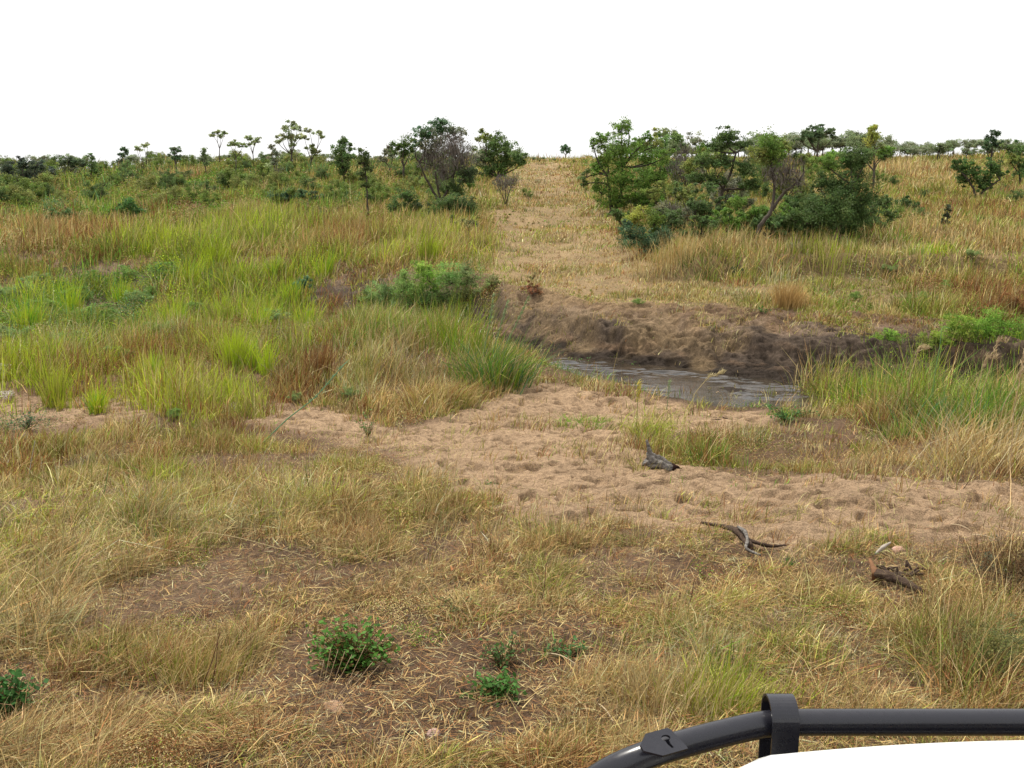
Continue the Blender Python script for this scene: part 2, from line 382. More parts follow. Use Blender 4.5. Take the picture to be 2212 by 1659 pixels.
# centre x, y, half width, half height (on the ground, 2212 px view), strength, cover, height m, herb share, lean, weights
PATCH = [
    # far slope
    (450, 430, 620, 80, 1, 1, .5, .7, .3, W_(ol=4, gr=3.2, st=1, ta=.6, bl=1, ru=.5, dk=.4)),
    (120, 400, 260, 45, 1, 1, .7, .7, .3, W_(ol=3, gr=2, dk=1, bl=.8, st=.6)),
    (380, 380, 60, 8, .9, 1, .5, 0, .3, W_(st=2, ta=2)),
    (150, 520, 110, 26, 1, 1, .7, .1, .3, W_(ta=3, st=1.4, ru=1.6, ol=.6)),
    (60, 500, 120, 25, .8, 1, .5, .2, .3, W_(ta=3, ol=1, st=1)),
    (520, 480, 130, 16, .7, 1, .5, .3, .3, W_(ta=2, st=1.4, ol=2, gr=.6, ru=.5)),
    (720, 400, 150, 30, .6, 1, .6, .4, .3, W_(ta=1.5, ol=2, st=1)),
    (800, 500, 200, 40, .9, 1, .45, .25, .3, W_(st=1.5, ol=2.6, ta=1.2, li=.5, ru=.8, gr=.6)),
    (730, 530, 80, 20, .8, 1, .6, .1, .3, W_(ru=1.6, ta=2, ol=1)),
    (500, 530, 200, 40, 1, 1, .7, .1, .2, W_(li=4, ol=2, gr=1, st=1.2)),
    (930, 540, 90, 40, .8, 1, .6, .1, .25, W_(li=2.5, ol=2, st=1.5, ta=1)),
    # track and right slope
    (1190, 420, 90, 90, .7, 1, .16, 0, .5, W_(st=3, ta=2, ru=1, gs=1.6)),
    (1250, 600, 200, 90, .9, 1, .14, 0, .6, W_(st=3, ta=1.8, ol=1.8, ru=.8, gs=1.4)),
    (2000, 400, 300, 70, .9, 1, .3, .18, .35, W_(st=2, ta=1.4, ru=1.2, ol=2.6, gr=.7)),
    (1960, 370, 100, 20, .8, 1, .5, 0, .3, W_(st=4, ta=2)),
    (2150, 470, 150, 35, .8, .75, .3, .1, .4, W_(ta=2, ru=2, ol=1)),
    (1700, 500, 220, 40, .8, 1, .3, .2, .35, W_(ol=2.4, ta=1.5, st=1.2, dk=.4)),
    (1900, 560, 400, 35, 1, 1, .24, .12, .3, W_(st=2.6, ta=1, ol=2.8, gs=.8, gr=.6)),
    (1480, 565, 80, 16, 1, 1, .45, .0, .2, W_(st=4, ta=2.6, ol=.6)),
    (1790, 555, 50, 16, 1, 1, .42, .0, .2, W_(st=4, ta=2, li=.8)),
    (1030, 545, 60, 30, .6, 1, .35, .1, .3, W_(li=1.5, ol=2, st=2)),
    (1900, 640, 380, 50, .9, 1, .15, .12, .45, W_(ol=3.4, st=1.6, ta=.9, gr=1.2, gs=.5, ru=.4)),
    (2160, 540, 150, 40, .7, 1, .35, .0, .3, W_(st=3, ta=2.5, ru=.5)),
    (2150, 650, 140, 60, .9, 1, .35, .3, .4, W_(ru=3, ta=1.6, ol=1.2)),
    (1700, 655, 40, 14, 1, 1, .55, 0, .15, W_(ta=4, st=1.5)),
    (2030, 550, 45, 10, .9, 1, .35, .2, .3, W_(li=3, gr=1)),
    (1450, 700, 220, 25, .5, .8, .14, 0, .5, W_(st=3, ol=2, ta=1)),
    (1500, 650, 230, 50, 1, .8, .09, .1, .5, W_(st=2.6, ta=1.4, ol=2, gs=.8, ru=.6)),
    (1700, 740, 150, 40, 1, .06, .1, 0, .5, W_(st=1, ol=1)),
    (1500, 680, 400, 20, .2, .6, .14, 0, .5, W_(st=1, ol=1)),
    # flood plain at the left
    (120, 590, 200, 25, 1, 1, .45, .3, .3, W_(ol=3, gr=1.5, ru=1, ta=1)),
    (250, 640, 320, 50, 1, 1, .55, .6, .3, W_(gr=2.4, ol=2, li=2.2, bl=1)),
    (130, 700, 240, 60, 1, 1, .55, .75, .35, W_(gs=1, gr=2.4, bl=1.6, ol=2.4, li=.8)),
    (560, 650, 230, 60, 1, 1, .6, .2, .3, W_(li=3.4, ol=2.2, gr=1.6, st=.8, ru=.7)),
    (720, 640, 60, 35, .8, .85, .3, .2, .3, W_(ru=3, ta=2, ol=1)),
    (500, 770, 500, 60, 1, 1, .58, .4, .35, W_(ol=3, li=1.4, gr=1.6, st=1, gs=.8, ru=1, ta=.6)),
    (60, 840, 250, 50, 1, 1, .7, .1, .22, W_(li=3.4, ol=1.8, st=1.4, ta=.8, ru=.5)),
    (330, 800, 200, 40, .9, 1, .5, .3, .4, W_(ru=2.2, ta=1.4, ol=2.4, li=.6)),
    (280, 850, 240, 50, 1, .9, .42, .25, .35, W_(ru=2.6, ta=1.6, ol=2, li=1.8)),
    (480, 870, 130, 50, 1, 1, .62, .06, .2, W_(li=4, ol=1.4, st=1.2, ru=.7)),
    (650, 830, 90, 60, 1, 1, .5, .15, .4, W_(ru=2.2, ta=2.6, ol=1.6, st=1)),
    (820, 800, 190, 70, 1, 1, .55, .1, .5, W_(st=3, gs=1.6, ta=2, ol=1.8)),
    (920, 870, 130, 45, 1, 1, .45, .2, .6, W_(ta=3, st=2.4, ol=1.4, ru=1)),
    (860, 700, 140, 40, .9, 1, .6, .3, .4, W_(ol=2.4, st=1.4, gr=2, gs=.6)),
    (700, 680, 60, 22, .9, .8, .3, .2, .4, W_(ru=2, ol=1, ta=1)),
    (960, 650, 120, 40, 1, 1, .5, .7, .4, W_(gr=2.4, ol=2, bl=1)),
    (1040, 620, 60, 30, .9, 1, .4, .3, .4, W_(ru=2, ol=2, st=1)),
    # bare left scarps
    (180, 575, 40, 4, 1, .1, .2, 0, .3, W_(ru=1, dk=1)),
    # bed and far bank
    (1560, 800, 330, 42, .9, .05, .1, 0, .5, W_(ol=1, st=1)),
    (1280, 815, 110, 22, .9, .7, .22, .5, .4, W_(gr=3, ol=2, bl=1)),
    (1180, 905, 60, 12, .9, .7, .15, .5, .4, W_(ol=2, gr=2)),
    (1270, 905, 60, 12, .9, .8, .15, .5, .4, W_(gr=3, ol=1, li=.6)),
    (1450, 940, 90, 30, 1, .9, .34, .2, .6, W_(li=2, ol=2, st=2)),
    (1540, 985, 120, 38, 1, 1, .3, .45, .5, W_(ol=3, gr=1.2, ru=1.2, st=1, ta=.8)),
    (1720, 985, 150, 42, 1, .9, .22, .2, .6, W_(ta=2.4, st=2.4, ru=.8, ol=1.4)),
    (1690, 905, 70, 16, 1, 1, .2, .7, .5, W_(gr=3, li=1, bl=.8)),
    (1850, 870, 90, 26, 1, 1, .4, .5, .4, W_(gr=3.4, li=2, ol=.6)),
    (2060, 890, 220, 55, 1, 1, .62, .15, .6, W_(st=2, gr=2.2, ol=2.4, li=1, ta=1.2, ru=.7)),
    (2130, 985, 230, 42, 1, 1, .42, .08, .9, W_(ta=2.4, st=2.4, ol=1.4, ru=.9)),
    (1900, 990, 140, 34, 1, .9, .25, .1, .8, W_(ta=2, st=2, ru=1.2, ol=.6)),
    (2020, 780, 240, 34, 1, 1, .5, .35, .3, W_(gr=2.6, li=2.4, ol=1.6)),
    (2180, 760, 120, 30, 1, 1, .6, .4, .3, W_(gr=3, li=1.6)),
    # near ground
    (250, 920, 380, 26, .8, .6, .16, .35, .5, W_(ol=2.6, ta=1.4, st=1, ru=1)),
    (400, 980, 420, 50, .9, 1, .18, .35, .5, W_(ol=2.6, ru=1.6, st=1.4, ta=1)),
    (700, 1010, 260, 36, .7, .6, .14, .3, .5, W_(ol=1.6, ru=1.2, st=1.6, ta=1.4)),
    (60, 920, 60, 18, 1, 1, .25, .7, .4, W_(bl=2, ol=1.6, dk=.6)),
    (350, 1090, 420, 60, 1, 1, .34, .1, .75, W_(gs=1, st=1.8, li=1, ol=2.6, ta=.8, ru=.7, gr=.5)),
    (160, 1180, 330, 70, 1, 1, .38, .08, .8, W_(li=1.4, gs=1, st=1.8, ol=2.4, gr=.8, ru=.6)),
    (560, 1160, 220, 50, .8, 1, .28, .06, .8, W_(gs=1.6, st=2.4, ol=1.5, li=.8)),
    (60, 1320, 220, 120, 1, 1, .42, .02, .8, W_(st=2.6, ta=2, ol=1, gs=1)),
    (1000, 1080, 120, 30, .8, .7, .14, .4, .5, W_(ol=2, ru=1.6, gr=.6)),
    (900, 1180, 420, 60, .9, 1, .22, .03, .5, W_(ta=2.6, st=2.4, ol=1.4, ru=1)),
    (1350, 1220, 330, 50, .9, .9, .18, .05, .7, W_(ta=2.4, st=2, ol=1.6, ru=1.4)),
    (450, 1330, 220, 60, .8, .8, .16, .12, .9, W_(ru=2.2, ol=1.8, st=1.2, ta=1.2)),
    (800, 1290, 240, 50, .7, .5, .12, .03, .9, W_(st=2, ta=1.6, ru=1.4, ol=.8)),
    (1560, 1300, 420, 90, .9, 1, .2, .1, .8, W_(ol=2.6, st=2.2, ta=1.6, ru=1.2, li=.5)),
    (1750, 1420, 350, 90, .9, 1, .2, .1, .8, W_(ol=2.8, gs=1.4, st=1.6, ru=1.2, gr=.5)),
    (2050, 1290, 200, 60, .9, .9, .2, .1, .9, W_(st=2, ta=2, ru=2, ol=1.4)),
    (2100, 1340, 220, 90, .9, 1, .32, .3, .7, W_(ol=2.2, ta=1.8, ru=2, st=1.2)),
    (2180, 1250, 100, 90, 1, 1, .42, .4, .6, W_(ru=2.6, dk=1.4, ol=1.4, ta=.8)),
    (2120, 1460, 200, 90, 1, 1, .36, .4, .6, W_(ol=3, ru=1.6, gr=1, dk=.8, st=.6)),
    (1480, 1500, 170, 45, 1, 1, .34, .02, .4, W_(st=3, gs=1.8, ta=1.2)),
    (1560, 1500, 60, 36, 1, 1, .36, .02, .3, W_(gr=1.4, li=1.4, st=1, ol=1)),
    (1830, 1530, 200, 50, .9, 1, .2, .03, .9, W_(st=2.6, ta=2, ru=1.4, ol=1)),
    (480, 1440, 130, 60, .9, 1, .26, .03, .7, W_(st=2.4, ta=2, ol=1.2, ru=1)),
    (620, 1470, 170, 40, .9, .2, .10, .03, .9, W_(ru=2, dk=1, st=1)),
    (1050, 1560, 330, 110, .8, .26, .09, .05, .9, W_(ta=1.6, st=1.8, ru=2)),
    (900, 1440, 220, 60, .8, .28, .09, .05, .9, W_(ru=2, ta=1.4, st=1.4)),
    (1130, 1370, 230, 50, .6, .8, .14, .3, .5, W_(ol=2, gr=2, ru=1, st=1)),
    (1000, 1590, 260, 60, .9, .16, .07, .05, .9, W_(ta=1.6, st=1.8, ru=2)),
    (1350, 1560, 160, 45, .8, .3, .10, .05, .9, W_(ta=1.6, st=1.8, ru=1)),
    (770, 1475, 150, 26, .9, .12, .06, .05, .9, W_(ru=2, dk=1)),
    (700, 1530, 120, 20, .9, .25, .06, .05, .9, W_(ru=2, dk=1)),
    (1210, 1350, 90, 30, .8, .4, .08, .05, .9, W_(ta=1, ru=1)),
    (1610, 1195, 110, 26, 1, .25, .07, .1, .9, W_(st=2, ol=1)),
    (1100, 1490, 140, 40, 1, .25, .06, .05, .9, W_(ru=2, st=1)),
    (1935, 1295, 100, 42, 1, .3, .06, .05, .9, W_(st=2, ol=1)),
    (1930, 1200, 60, 18, 1, .3, .06, .05, .9, W_(st=2, ol=1)),
    (1430, 1035, 60, 20, 1, 0, .06, .05, .9, W_(st=2, ol=1)),
    (95, 588, 45, 3, 1, 0, .1, 0, .3, W_(ru=1, dk=1)),
    (255, 540, 40, 3, 1, .1, .1, 0, .3, W_(ru=1, dk=1)),
    (300, 1620, 340, 80, .9, 1, .2, .02, 1.2, W_(st=3, ta=2.2, ru=1.8, ol=.5)),
    (90, 1500, 130, 60, .6, .9, .2, .2, .9, W_(ru=2, st=1.4, ol=1.6)),
]
_PW = None
def _patchw():
    global _PW
    _PW = []
    for p in PATCH:
        c = at(p[0], p[1]); y0 = at(p[0], p[1] + p[3])[1]; y1 = at(p[0], max(p[1] - p[3], 345))[1]
        ry = max((y1 - y0) / 2, .25); rx = p[2] * S22 / FPX * zc(c)
        _PW.append((c[0], (y0 + y1) / 2, rx, ry))
_patchw()
build_ground()

def fields(X, Y):
    n = len(X); s, tr = masks(X, Y)
    yf, yt = banks(X, Y)
    upl = sm(yt - .3, yt + .5, Y)
    cov = np.ones(n); hh = np.where(upl > .5, .38, .17); herb = np.full(n, .08); lean = np.full(n, .6)
    Wn = np.tile(W_(st=2.2, ta=1.8, ru=1.6, ol=2.6, gs=.3, gr=.3), (n, 1)); Wu = W_(st=2.4, ta=1.4, ol=3, ru=.7, gr=.9)
    Wn = Wn * (1 - upl[:, None]) + Wu * upl[:, None]
    wob = (fbm(X * .55, Y * .55, 101, 3) - .5) * 1.1
    for (cx, cy, rx, ry), p in zip(_PW, PATCH):
        d = np.sqrt(((X - cx) / rx) ** 2 + ((Y - cy) / ry) ** 2) + wob
        w_ = sm(1.2, .6, d) * p[4]
        cov = cov * (1 - w_) + p[5] * w_; hh = hh * (1 - w_) + p[6] * w_; herb = herb * (1 - w_) + p[7] * w_
        lean = lean * (1 - w_) + p[8] * w_; Wn = Wn * (1 - w_[:, None]) + p[9] * w_[:, None]
    clump = fbm(X * 1.1, Y * 1.1, 111, 3)
    cov = cov * np.where(upl > .5, 1, .25 + .75 * sm(.36, .55, clump))
    hh = hh * (.6 + .8 * clump)
    tq = np.clip((Y - yf) / (yt - yf), 0, 1) + (fbm(X * 1.4, Y * 2.5, 171, 3) - .5) * 1.1
    face = sm(yf - .3, yf + .1, Y) * sm(yt + .15, yt - .2, Y) * (X > -.5) * sm(.78, .42, tq)
    hh = np.where((Y > yf) & (Y < yt + .6) & (X > .5), np.minimum(hh, .16), hh)
    cov = cov * (1 - .96 * face)
    cov = cov * (1 - .93 * s)
    wy = np.interp(X, WX, WY)
    cov = np.where((Y > wy - .2) & (Y < yf + .2) & (X > -.3) & (X < 5.4), cov * .06, cov)
    cov = cov * (1 - .75 * sm(wy - 1.5, wy - 1.1, Y) * sm(wy + .2, wy - .1, Y) * sm(1.2, 2, X) * sm(5.4, 4.8, X))
    hh = np.where(tr > .5, np.minimum(hh, .17), hh)
    return cov, hh, herb, lean, Wn, upl

def clumpn(X, Y): return sm(.38, .6, fbm(X * .8, Y * .8, 161, 3))
def cells(X, Y, size, seed):
    gx, gy = X / size, Y / size; ci, cj = np.floor(gx), np.floor(gy)
    bd = np.full(X.shape, 9.); bx = 0 * X; by = 0 * X; hid = 0 * X
    for a in (-1, 0, 1):
        for b in (-1, 0, 1):
            px = ci + a + .15 + .7 * _h(ci + a, cj + b, seed); py = cj + b + .15 + .7 * _h(ci + a, cj + b, seed + 1)
            d = np.hypot(gx - px, gy - py); k = d < bd
            bd = np.where(k, d, bd); bx = np.where(k, px, bx); by = np.where(k, py, by); hid = np.where(k, _h(ci + a, cj + b, seed + 2), hid)
    return bd, np.arctan2(gy - by, gx - bx), hid

def pick(Wt, rs):
    c = np.cumsum(Wt, 1); r = rs.rand(len(Wt), 1) * c[:, -1:]
    return (r > c).sum(1).clip(0, 8)

def scatter(name, label, seed, ntuft, r0, r1, nb, p=2.0, amax=36, csize=.5, amin=None):
    rs = RS(seed); th = np.radians(rs.uniform(-amax if amin is None else amin, amax, ntuft))
    if p == 2: r = r0 * (r1 / r0) ** rs.rand(ntuft)
    else: e = 2 - p; r = (r0 ** e + rs.rand(ntuft) * (r1 ** e - r0 ** e)) ** (1 / e)
    X = r * np.sin(th); Y = r * np.cos(th)
    cov, hh, herb, lean, Wt, upl = fields(X, Y); tr = masks(X, Y)[1]
    wb = .35 * (fbm(X * 1.5, Y * 1.5, 131, 2) - .5)
    cs_ = csize; td, taz, tid = cells(X + wb, Y + wb * .7, cs_, 140 + seed)
    dome = np.clip(1 - (td / .75) ** 2, 0, 1)
    big = .4 + 1.1 * tid
    hh = hh * (.42 + .95 * dome * big) * (.62 + .38 * sm(7.5, 10.5, Y - 2.2 * sm(-1, -3, X))) * (1 - .28 * sm(14, 17, Y) * sm(1, -1, X) * sm(30, 26, Y))
    hh = np.where(tr > .5, .07 + .13 * clumpn(X * 1.3, Y * 1.3) ** 2, hh)
    cov = cov * np.where(tr > .5, .34 + .5 * clumpn(X, Y), (.3 + .7 * sm(.0, .5, dome * big)))
    cov = cov * (1 - .78 * sm(.46, .60, fbm(X * 1.9, Y * 1.9, 151, 3)) * sm(12.5, 9, Y)) * (1 - .25 * sm(8.5, 7, Y))
    k = rs.rand(ntuft) < cov
    X, Y, hh, herb, lean, Wt, r, taz, tid, td = X[k], Y[k], hh[k], herb[k], lean[k], Wt[k], r[k], taz[k], tid[k], td[k]
    n = len(X)
    isherb = ((tid * 5.13) % 1.0) < herb * 1.15
    tidx = pick(Wt, rs)
    cc_ = np.cumsum(Wt, 1) / Wt.sum(1)[:, None]; cell_i = ((tid * 7.31 % 1.0)[:, None] > cc_).sum(1).clip(0, 8)
    tidx = np.where(rs.rand(n) < .6, cell_i, tidx); tj = .75 + .5 * rs.rand(n); tb = .72 + .5 * (tid * 3.77 % 1.0)
    # wind comes from the left: tufts bend to the right and away
    waz = np.where(rs.rand(n) < .55, taz + rs.normal(0, .4, n), rs.normal(.4, .6, n)); lean = lean + .35 * td
    acc = Acc()
    g = ~isherb
    m = np.repeat(np.flatnonzero(g), nb); N = len(m)
    px = r[m] / FPX
    sp = (.03 + .09 * hh[m]) * (.7 + px * 60)
    bx = X[m] + rs.randn(N) * sp; by = Y[m] + rs.randn(N) * sp
    hgt = hh[m] * rs.uniform(.45, 1.25, N) * tj[m]
    wdt = np.maximum(rs.uniform(.002, .005, N), px * rs.uniform(.4, .8, N))
    az = np.where(rs.rand(N) < .28, rs.uniform(0, 6.28, N), waz[m])
    ln = np.abs(rs.normal(lean[m] * .85, .42, N))
    lg = rs.rand(N) < np.where(r[m] < 12, .042, np.where(r[m] < 35, .02, 0)); hgt = np.where(lg, np.minimum(hgt * rs.uniform(1.6, 2.8, N), np.where(r[m] > 20, .75, 1.0)), hgt); wdt = np.where(lg, wdt * .8, wdt)
    ly = (rs.rand(N) < .30) & (r[m] < 11) & ~lg                         # trampled, lying straw
    ln = np.where(ly, rs.uniform(1.15, 1.55, N), ln); 
    ci = np.where(rs.rand(N) < .65, tidx[m], pick(Wt[m], rs))
    ci = np.where(ly & (rs.rand(N) < .6), np.where(rs.rand(N) < .5, RU, TA), ci); ci = np.where(lg, np.where(rs.rand(N) < .7, ST, TA), ci)
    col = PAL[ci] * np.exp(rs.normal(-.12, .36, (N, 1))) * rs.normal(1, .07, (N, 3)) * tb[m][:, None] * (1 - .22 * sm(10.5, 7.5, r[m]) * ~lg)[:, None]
    tipc = np.where(((ci >= 3) & (ci <= 6))[:, None] & (rs.rand(N, 1) < .4), (col + PAL[ST]) / 2, col * 1.1)
    z = H(bx, by) + np.where(ly, rs.uniform(0, .04, N) + .3 * hh[m] * rs.rand(N), -.01)
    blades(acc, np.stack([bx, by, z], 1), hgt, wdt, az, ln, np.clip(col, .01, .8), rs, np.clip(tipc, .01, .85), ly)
    # bushy herbs: small leaves and stalks in a dome
    m = np.repeat(np.flatnonzero(isherb), int(nb * 2.6)); N = len(m)
    if N:
        px = r[m] / FPX
        u = rs.randn(N, 3); u /= np.linalg.norm(u, axis=1)[:, None]; u[:, 2] = np.abs(u[:, 2]); rad = rs.rand(N) ** .45
        R = hh[m] * .55
        bx = X[m] + u[:, 0] * R * rad; by = Y[m] + u[:, 1] * R * rad; z = H(bx, by) + u[:, 2] * rad * hh[m] * .9
        ci = np.where(rs.rand(N) < .75, tidx[m], pick(Wt[m], rs)); col = PAL[ci] * rs.uniform(.55, 1.2, (N, 1)) * rs.normal(1, .07, (N, 3)) * tb[m][:, None]
        leaves(acc, np.stack([bx, by, z], 1), np.maximum(rs.uniform(.006, .016, N), px * rs.uniform(1.0, 1.9, N)), np.clip(col, .01, .8), rs, .4, .5)
    o = acc.build(name, M_GRASS); prop(o, label, "grass", kind="stuff")
    print(name, len(o.data.polygons))
QUAL = 1.0
scatter("near_grass", "trampled straw and olive grass on the near bank", 1, 108000, 2.3, 10, 10, csize=.42, amin=-42)
scatter("stream_bed_grass", "mixed green and straw grass along the stream bed", 2, 52000, 9, 25, 9, csize=.62)
scatter("slope_grass", "dry grass covering the far slope up to the skyline", 3, 86000, 21, 98, 8, 1.7, csize=1.1)
scatter("cut_bank_grass", "lush green grass hanging over the left cut bank", 4, 26000, 20, 40, 8, csize=.8, amin=-36, amax=-1)
def litter():
    rs = RS(55); n = 180000; th = np.radians(rs.uniform(-42, 36, n)); r = 2.3 * (14 / 2.3) ** rs.rand(n)
    X, Y = r * np.sin(th), r * np.cos(th); s_, _ = masks(X, Y)
    k = rs.rand(n) < np.where(s_ > .5, .012, .9 * (.35 + fbm(X * 1.4, Y * 1.4, 66, 3))); X, Y, r = X[k], Y[k], r[k]; n = len(X)
    ci = rs.choice([ST, TA, RU, DK, GS], n, p=[.15, .17, .35, .27, .06]); col = PAL[ci] * rs.uniform(.5, 1.15, (n, 1))
    acc = Acc(); blades(acc, np.stack([X, Y, H(X, Y) + rs.uniform(.012, .035, n)], 1), rs.uniform(.02, .13, n), np.maximum(rs.uniform(.002, .006, n), r / FPX * .5), rs.uniform(0, 6.28, n), rs.uniform(1.35, 1.56, n), col, rs, None, np.ones(n, bool))
    prop(acc.build("dry_litter", M_GRASS), "broken straw and dead leaves lying on the bare soil", "litter", kind="stuff")
litter()
#MORE
# ------------------------------------------------------------------ trees and shrubs
LM = []                                                     # landmarks for labels: (x, y, phrase)
DARK = (.08, .125, .04); MID = (.12, .20, .04); OLV = (.17, .20, .055); PALE = (.20, .23, .11); YEL = (.22, .24, .05); BLU = (.075, .13, .065)
GREYG = (.15, .16, .10)
def leafcloud(acc, tw, c, r, n, lsz, colr, rs, flat=1., sub=None, wood=None, wr=.01):
    """sub-clumps of leaves inside an ellipsoid"""
    k = sub or max(8, int(n / 55))
    u = rs.randn(k, 3); u /= np.linalg.norm(u, axis=1)[:, None]
    cs = c + u * (r * (.2 + .95 * rs.rand(k, 1))) * np.array([1, 1, flat])
    cc = np.array(colr) * rs.uniform(.6, 1.35, (k, 1)) * rs.normal(1, .06, (k, 3))
    i = rs.randint(0, k, n); q = rs.randn(n, 3) * (r * (rs.uniform(.16, .28, (k, 1)) if sub else np.maximum(rs.uniform(.07, .24, (k, 1)), lsz * .5 / r)))[i] * np.array([1, 1, .75 * flat + .1])
    P = cs[i] + q
    col = cc[i] * rs.uniform(.7, 1.3, (n, 1))
    leaves(acc, P, lsz * rs.uniform(.7, 1.4, n), np.clip(col, .008, .6), rs, .5, .55)
    if wood is not None:
        for a in cs[: min(k, 14)]:
            tube(tw, bez(wood, a, rs, .12, 4), np.linspace(wr, wr * .3, 4), 4, cap=False)
    return cs

M_TWIGB = mat("brown_twigs", .9, .1, None, (.17, .105, .05))
def tree(name, label, cat, base, lobes, colr=MID, Y=None, trunk=None, tr=4.0, dens=1., flat=.85, lsz=1.6, group=None, phrase=None, seed=None, twc=0, bark=None, depth=.8, twm=None):
    rs = RS(abs(hash((base[0] * 7 + base[1]))) % 99991 if seed is None else seed)
    if Y is None: b = at(*base)
    else:
        b = atY(base[0], base[1], Y); b[2] = float(H(b[0], b[1]))
    z = zc(b); px = z / FPX; p22 = px * S22
    e = empty(name, b, label, cat, group)
    crown, wood, tw = Acc(), Acc(), Acc()
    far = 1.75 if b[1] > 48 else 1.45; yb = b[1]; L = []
    for l in lobes:
        r = l[2] * p22; L.append((atY(l[0], l[1], yb + rs.uniform(-1, 1) * r * depth), r, l[3] if len(l) > 3 else None))
    mean = np.mean([l[0] for l in L], 0); low = min(l[0][2] for l in L)
    paths = trunk if trunk else None
    forks = []
    if paths:
        for p in paths:
            pts = [np.array([*b[:2], b[2] - .05])] + [atY(q[0], q[1], yb + rs.uniform(-.15, .15)) for q in p]
            pts = np.array(pts)
            # smooth resample
            t = np.linspace(0, len(pts) - 1, len(pts) * 4); f = np.array([np.interp(t, np.arange(len(pts)), pts[:, k]) for k in range(3)]).T
            f[1:-1] = (f[:-2] + 2 * f[1:-1] + f[2:]) / 4; f[1:-1] += rs.randn(len(f) - 2, 3) * .012
            tube(wood, f, np.linspace(tr, tr * .45, len(f)) * p22, 7); forks += [f[len(f) // 2], f[-1], f[-3]]
    else:
        f0 = b + (mean - b) * .3; f0[2] = b[2] + max(.15, (low - b[2]) * .6)
        pts = bez([*b[:2], b[2] - .05], f0, rs, .08, 5); tube(wood, pts, np.linspace(tr, tr * .75, 5) * p22, 7); forks = [f0]
    for c, r, kind in L:
        f = min(forks, key=lambda q: np.linalg.norm(q - c) + (2 if q[2] > c[2] + r else 0))
        inner = c - np.array([0, 0, r * .35])
        tube(wood, bez(f, inner, rs, .13, 7), np.linspace(tr * .6, tr * .2, 7) * p22, 5, cap=False)
        rp = r / px
        if kind == 't':
            n = int(rp * rp * 2.2 * dens); u = rs.randn(n, 3); u /= np.linalg.norm(u, axis=1)[:, None]
            P = c + u * r * rs.rand(n, 1) ** .6
            tw = Acc(); blades(tw, P, np.full(n, r * .5) * rs.uniform(.4, 1, n), np.full(n, px * .5), rs.uniform(0, 6.28, n), rs.uniform(0, 1.1, n), np.tile([.2, .18, .16], (n, 1)), rs); tw.build('twig_mass', twm or M_TWIG, e, b)
            leafcloud(crown, wood, c, r, int(rp * rp * 1.5 * dens) + 5, px * lsz * .8, GREYG, rs, flat, wood=inner, wr=tr * .15 * p22)
        else:
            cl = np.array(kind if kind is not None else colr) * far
            leafcloud(crown, wood, c, r, int(rp * rp * 11 * dens) + 40, px * lsz * 1.1, cl, rs, flat, wood=inner, wr=max(tr * .14 * p22, px * .3))
    wood.build("trunk", bark or M_BARK, e, b); crown.build("crown", M_LEAF, e, b)
    for o in e.children: pass
    if phrase: LM.append((base[0], base[1], phrase))
    return e

# right of the track
tree("thornbush", "tall dense bright green bush standing just right of the grassy track", "bush", (1322, 462),
     [(1342, 278, 22), (1355, 268, 14), (1300, 300, 24), (1282, 310, 14), (1385, 305, 20), (1405, 298, 14), (1340, 325, 34), (1288, 360, 26), (1312, 348, 24), (1395, 340, 30), (1345, 385, 44), (1300, 412, 28), (1400, 395, 32), (1266, 378, 15, DARK), (1262, 395, 10, DARK), (1430, 335, 24), (1420, 380, 26), (1375, 430, 28, DARK), (1330, 440, 26), (1410, 425, 26, DARK), (1415, 310, 18, OLV)],
     MID, trunk=[[(1318, 430), (1312, 380)], [(1340, 430), (1345, 360)]], tr=4.5, phrase="the tall bright green bush beside the track", dens=.85)
tree("savanna_tree", "pale round-topped tree peeping over the skyline behind the tall green bush", "tree", (1440, 352), [(1440, 288, 20), (1462, 296, 16), (1418, 290, 14, OLV), (1452, 312, 14)], (.12, .15, .06), Y=62, tr=3, phrase="the pale round-topped tree on the skyline")
tree("thorn_tree", "dark thorn tree with layered crown and kinked bare trunk, middle of right thicket", "tree", (1552, 488),
     [(1572, 298, 34, DARK), (1600, 312, 24, DARK), (1545, 316, 24), (1520, 345, 24), (1562, 350, 26), (1610, 365, 34, DARK), (1545, 390, 24), (1505, 385, 26), (1620, 400, 26)],
     DARK, trunk=[[(1548, 445), (1562, 410), (1556, 398)], [(1548, 445), (1562, 410), (1600, 408), (1640, 402)], [(1556, 420), (1580, 370), (1590, 330)]], tr=4, flat=.6, phrase="the dark layered thorn tree")
tree("thorn_tree", "crooked thorn tree with long leaning bare trunk and small pale green top", "tree", (1630, 528),
     [(1662, 305, 30, MID), (1690, 320, 24, OLV), (1640, 330, 24), (1672, 338, 24, MID), (1700, 375, 40, 't'), (1668, 375, 26, 't'), (1735, 345, 20), (1725, 395, 22, 't')],
     OLV, trunk=[[(1640, 490), (1660, 465), (1690, 420), (1715, 400), (1730, 385)], [(1640, 490), (1665, 460), (1675, 400), (1660, 330)]], tr=5, phrase="the crooked leaning thorn tree")
tree("thornbush", "largest darkest rounded bush at the right end of the thicket", "bush", (1812, 522),
     [(1838, 340, 38), (1790, 352, 26, MID), (1868, 345, 24), (1805, 400, 36), (1848, 408, 46, (.06, .10, .03)), (1800, 450, 46), (1852, 462, 40), (1760, 440, 32), (1755, 480, 30), (1820, 492, 36), (1775, 395, 24), (1720, 470, 26)],
     DARK, trunk=[[(1815, 470), (1840, 400)], [(1805, 480), (1780, 420)]], tr=4, phrase="the largest dark bush", dens=1.15)
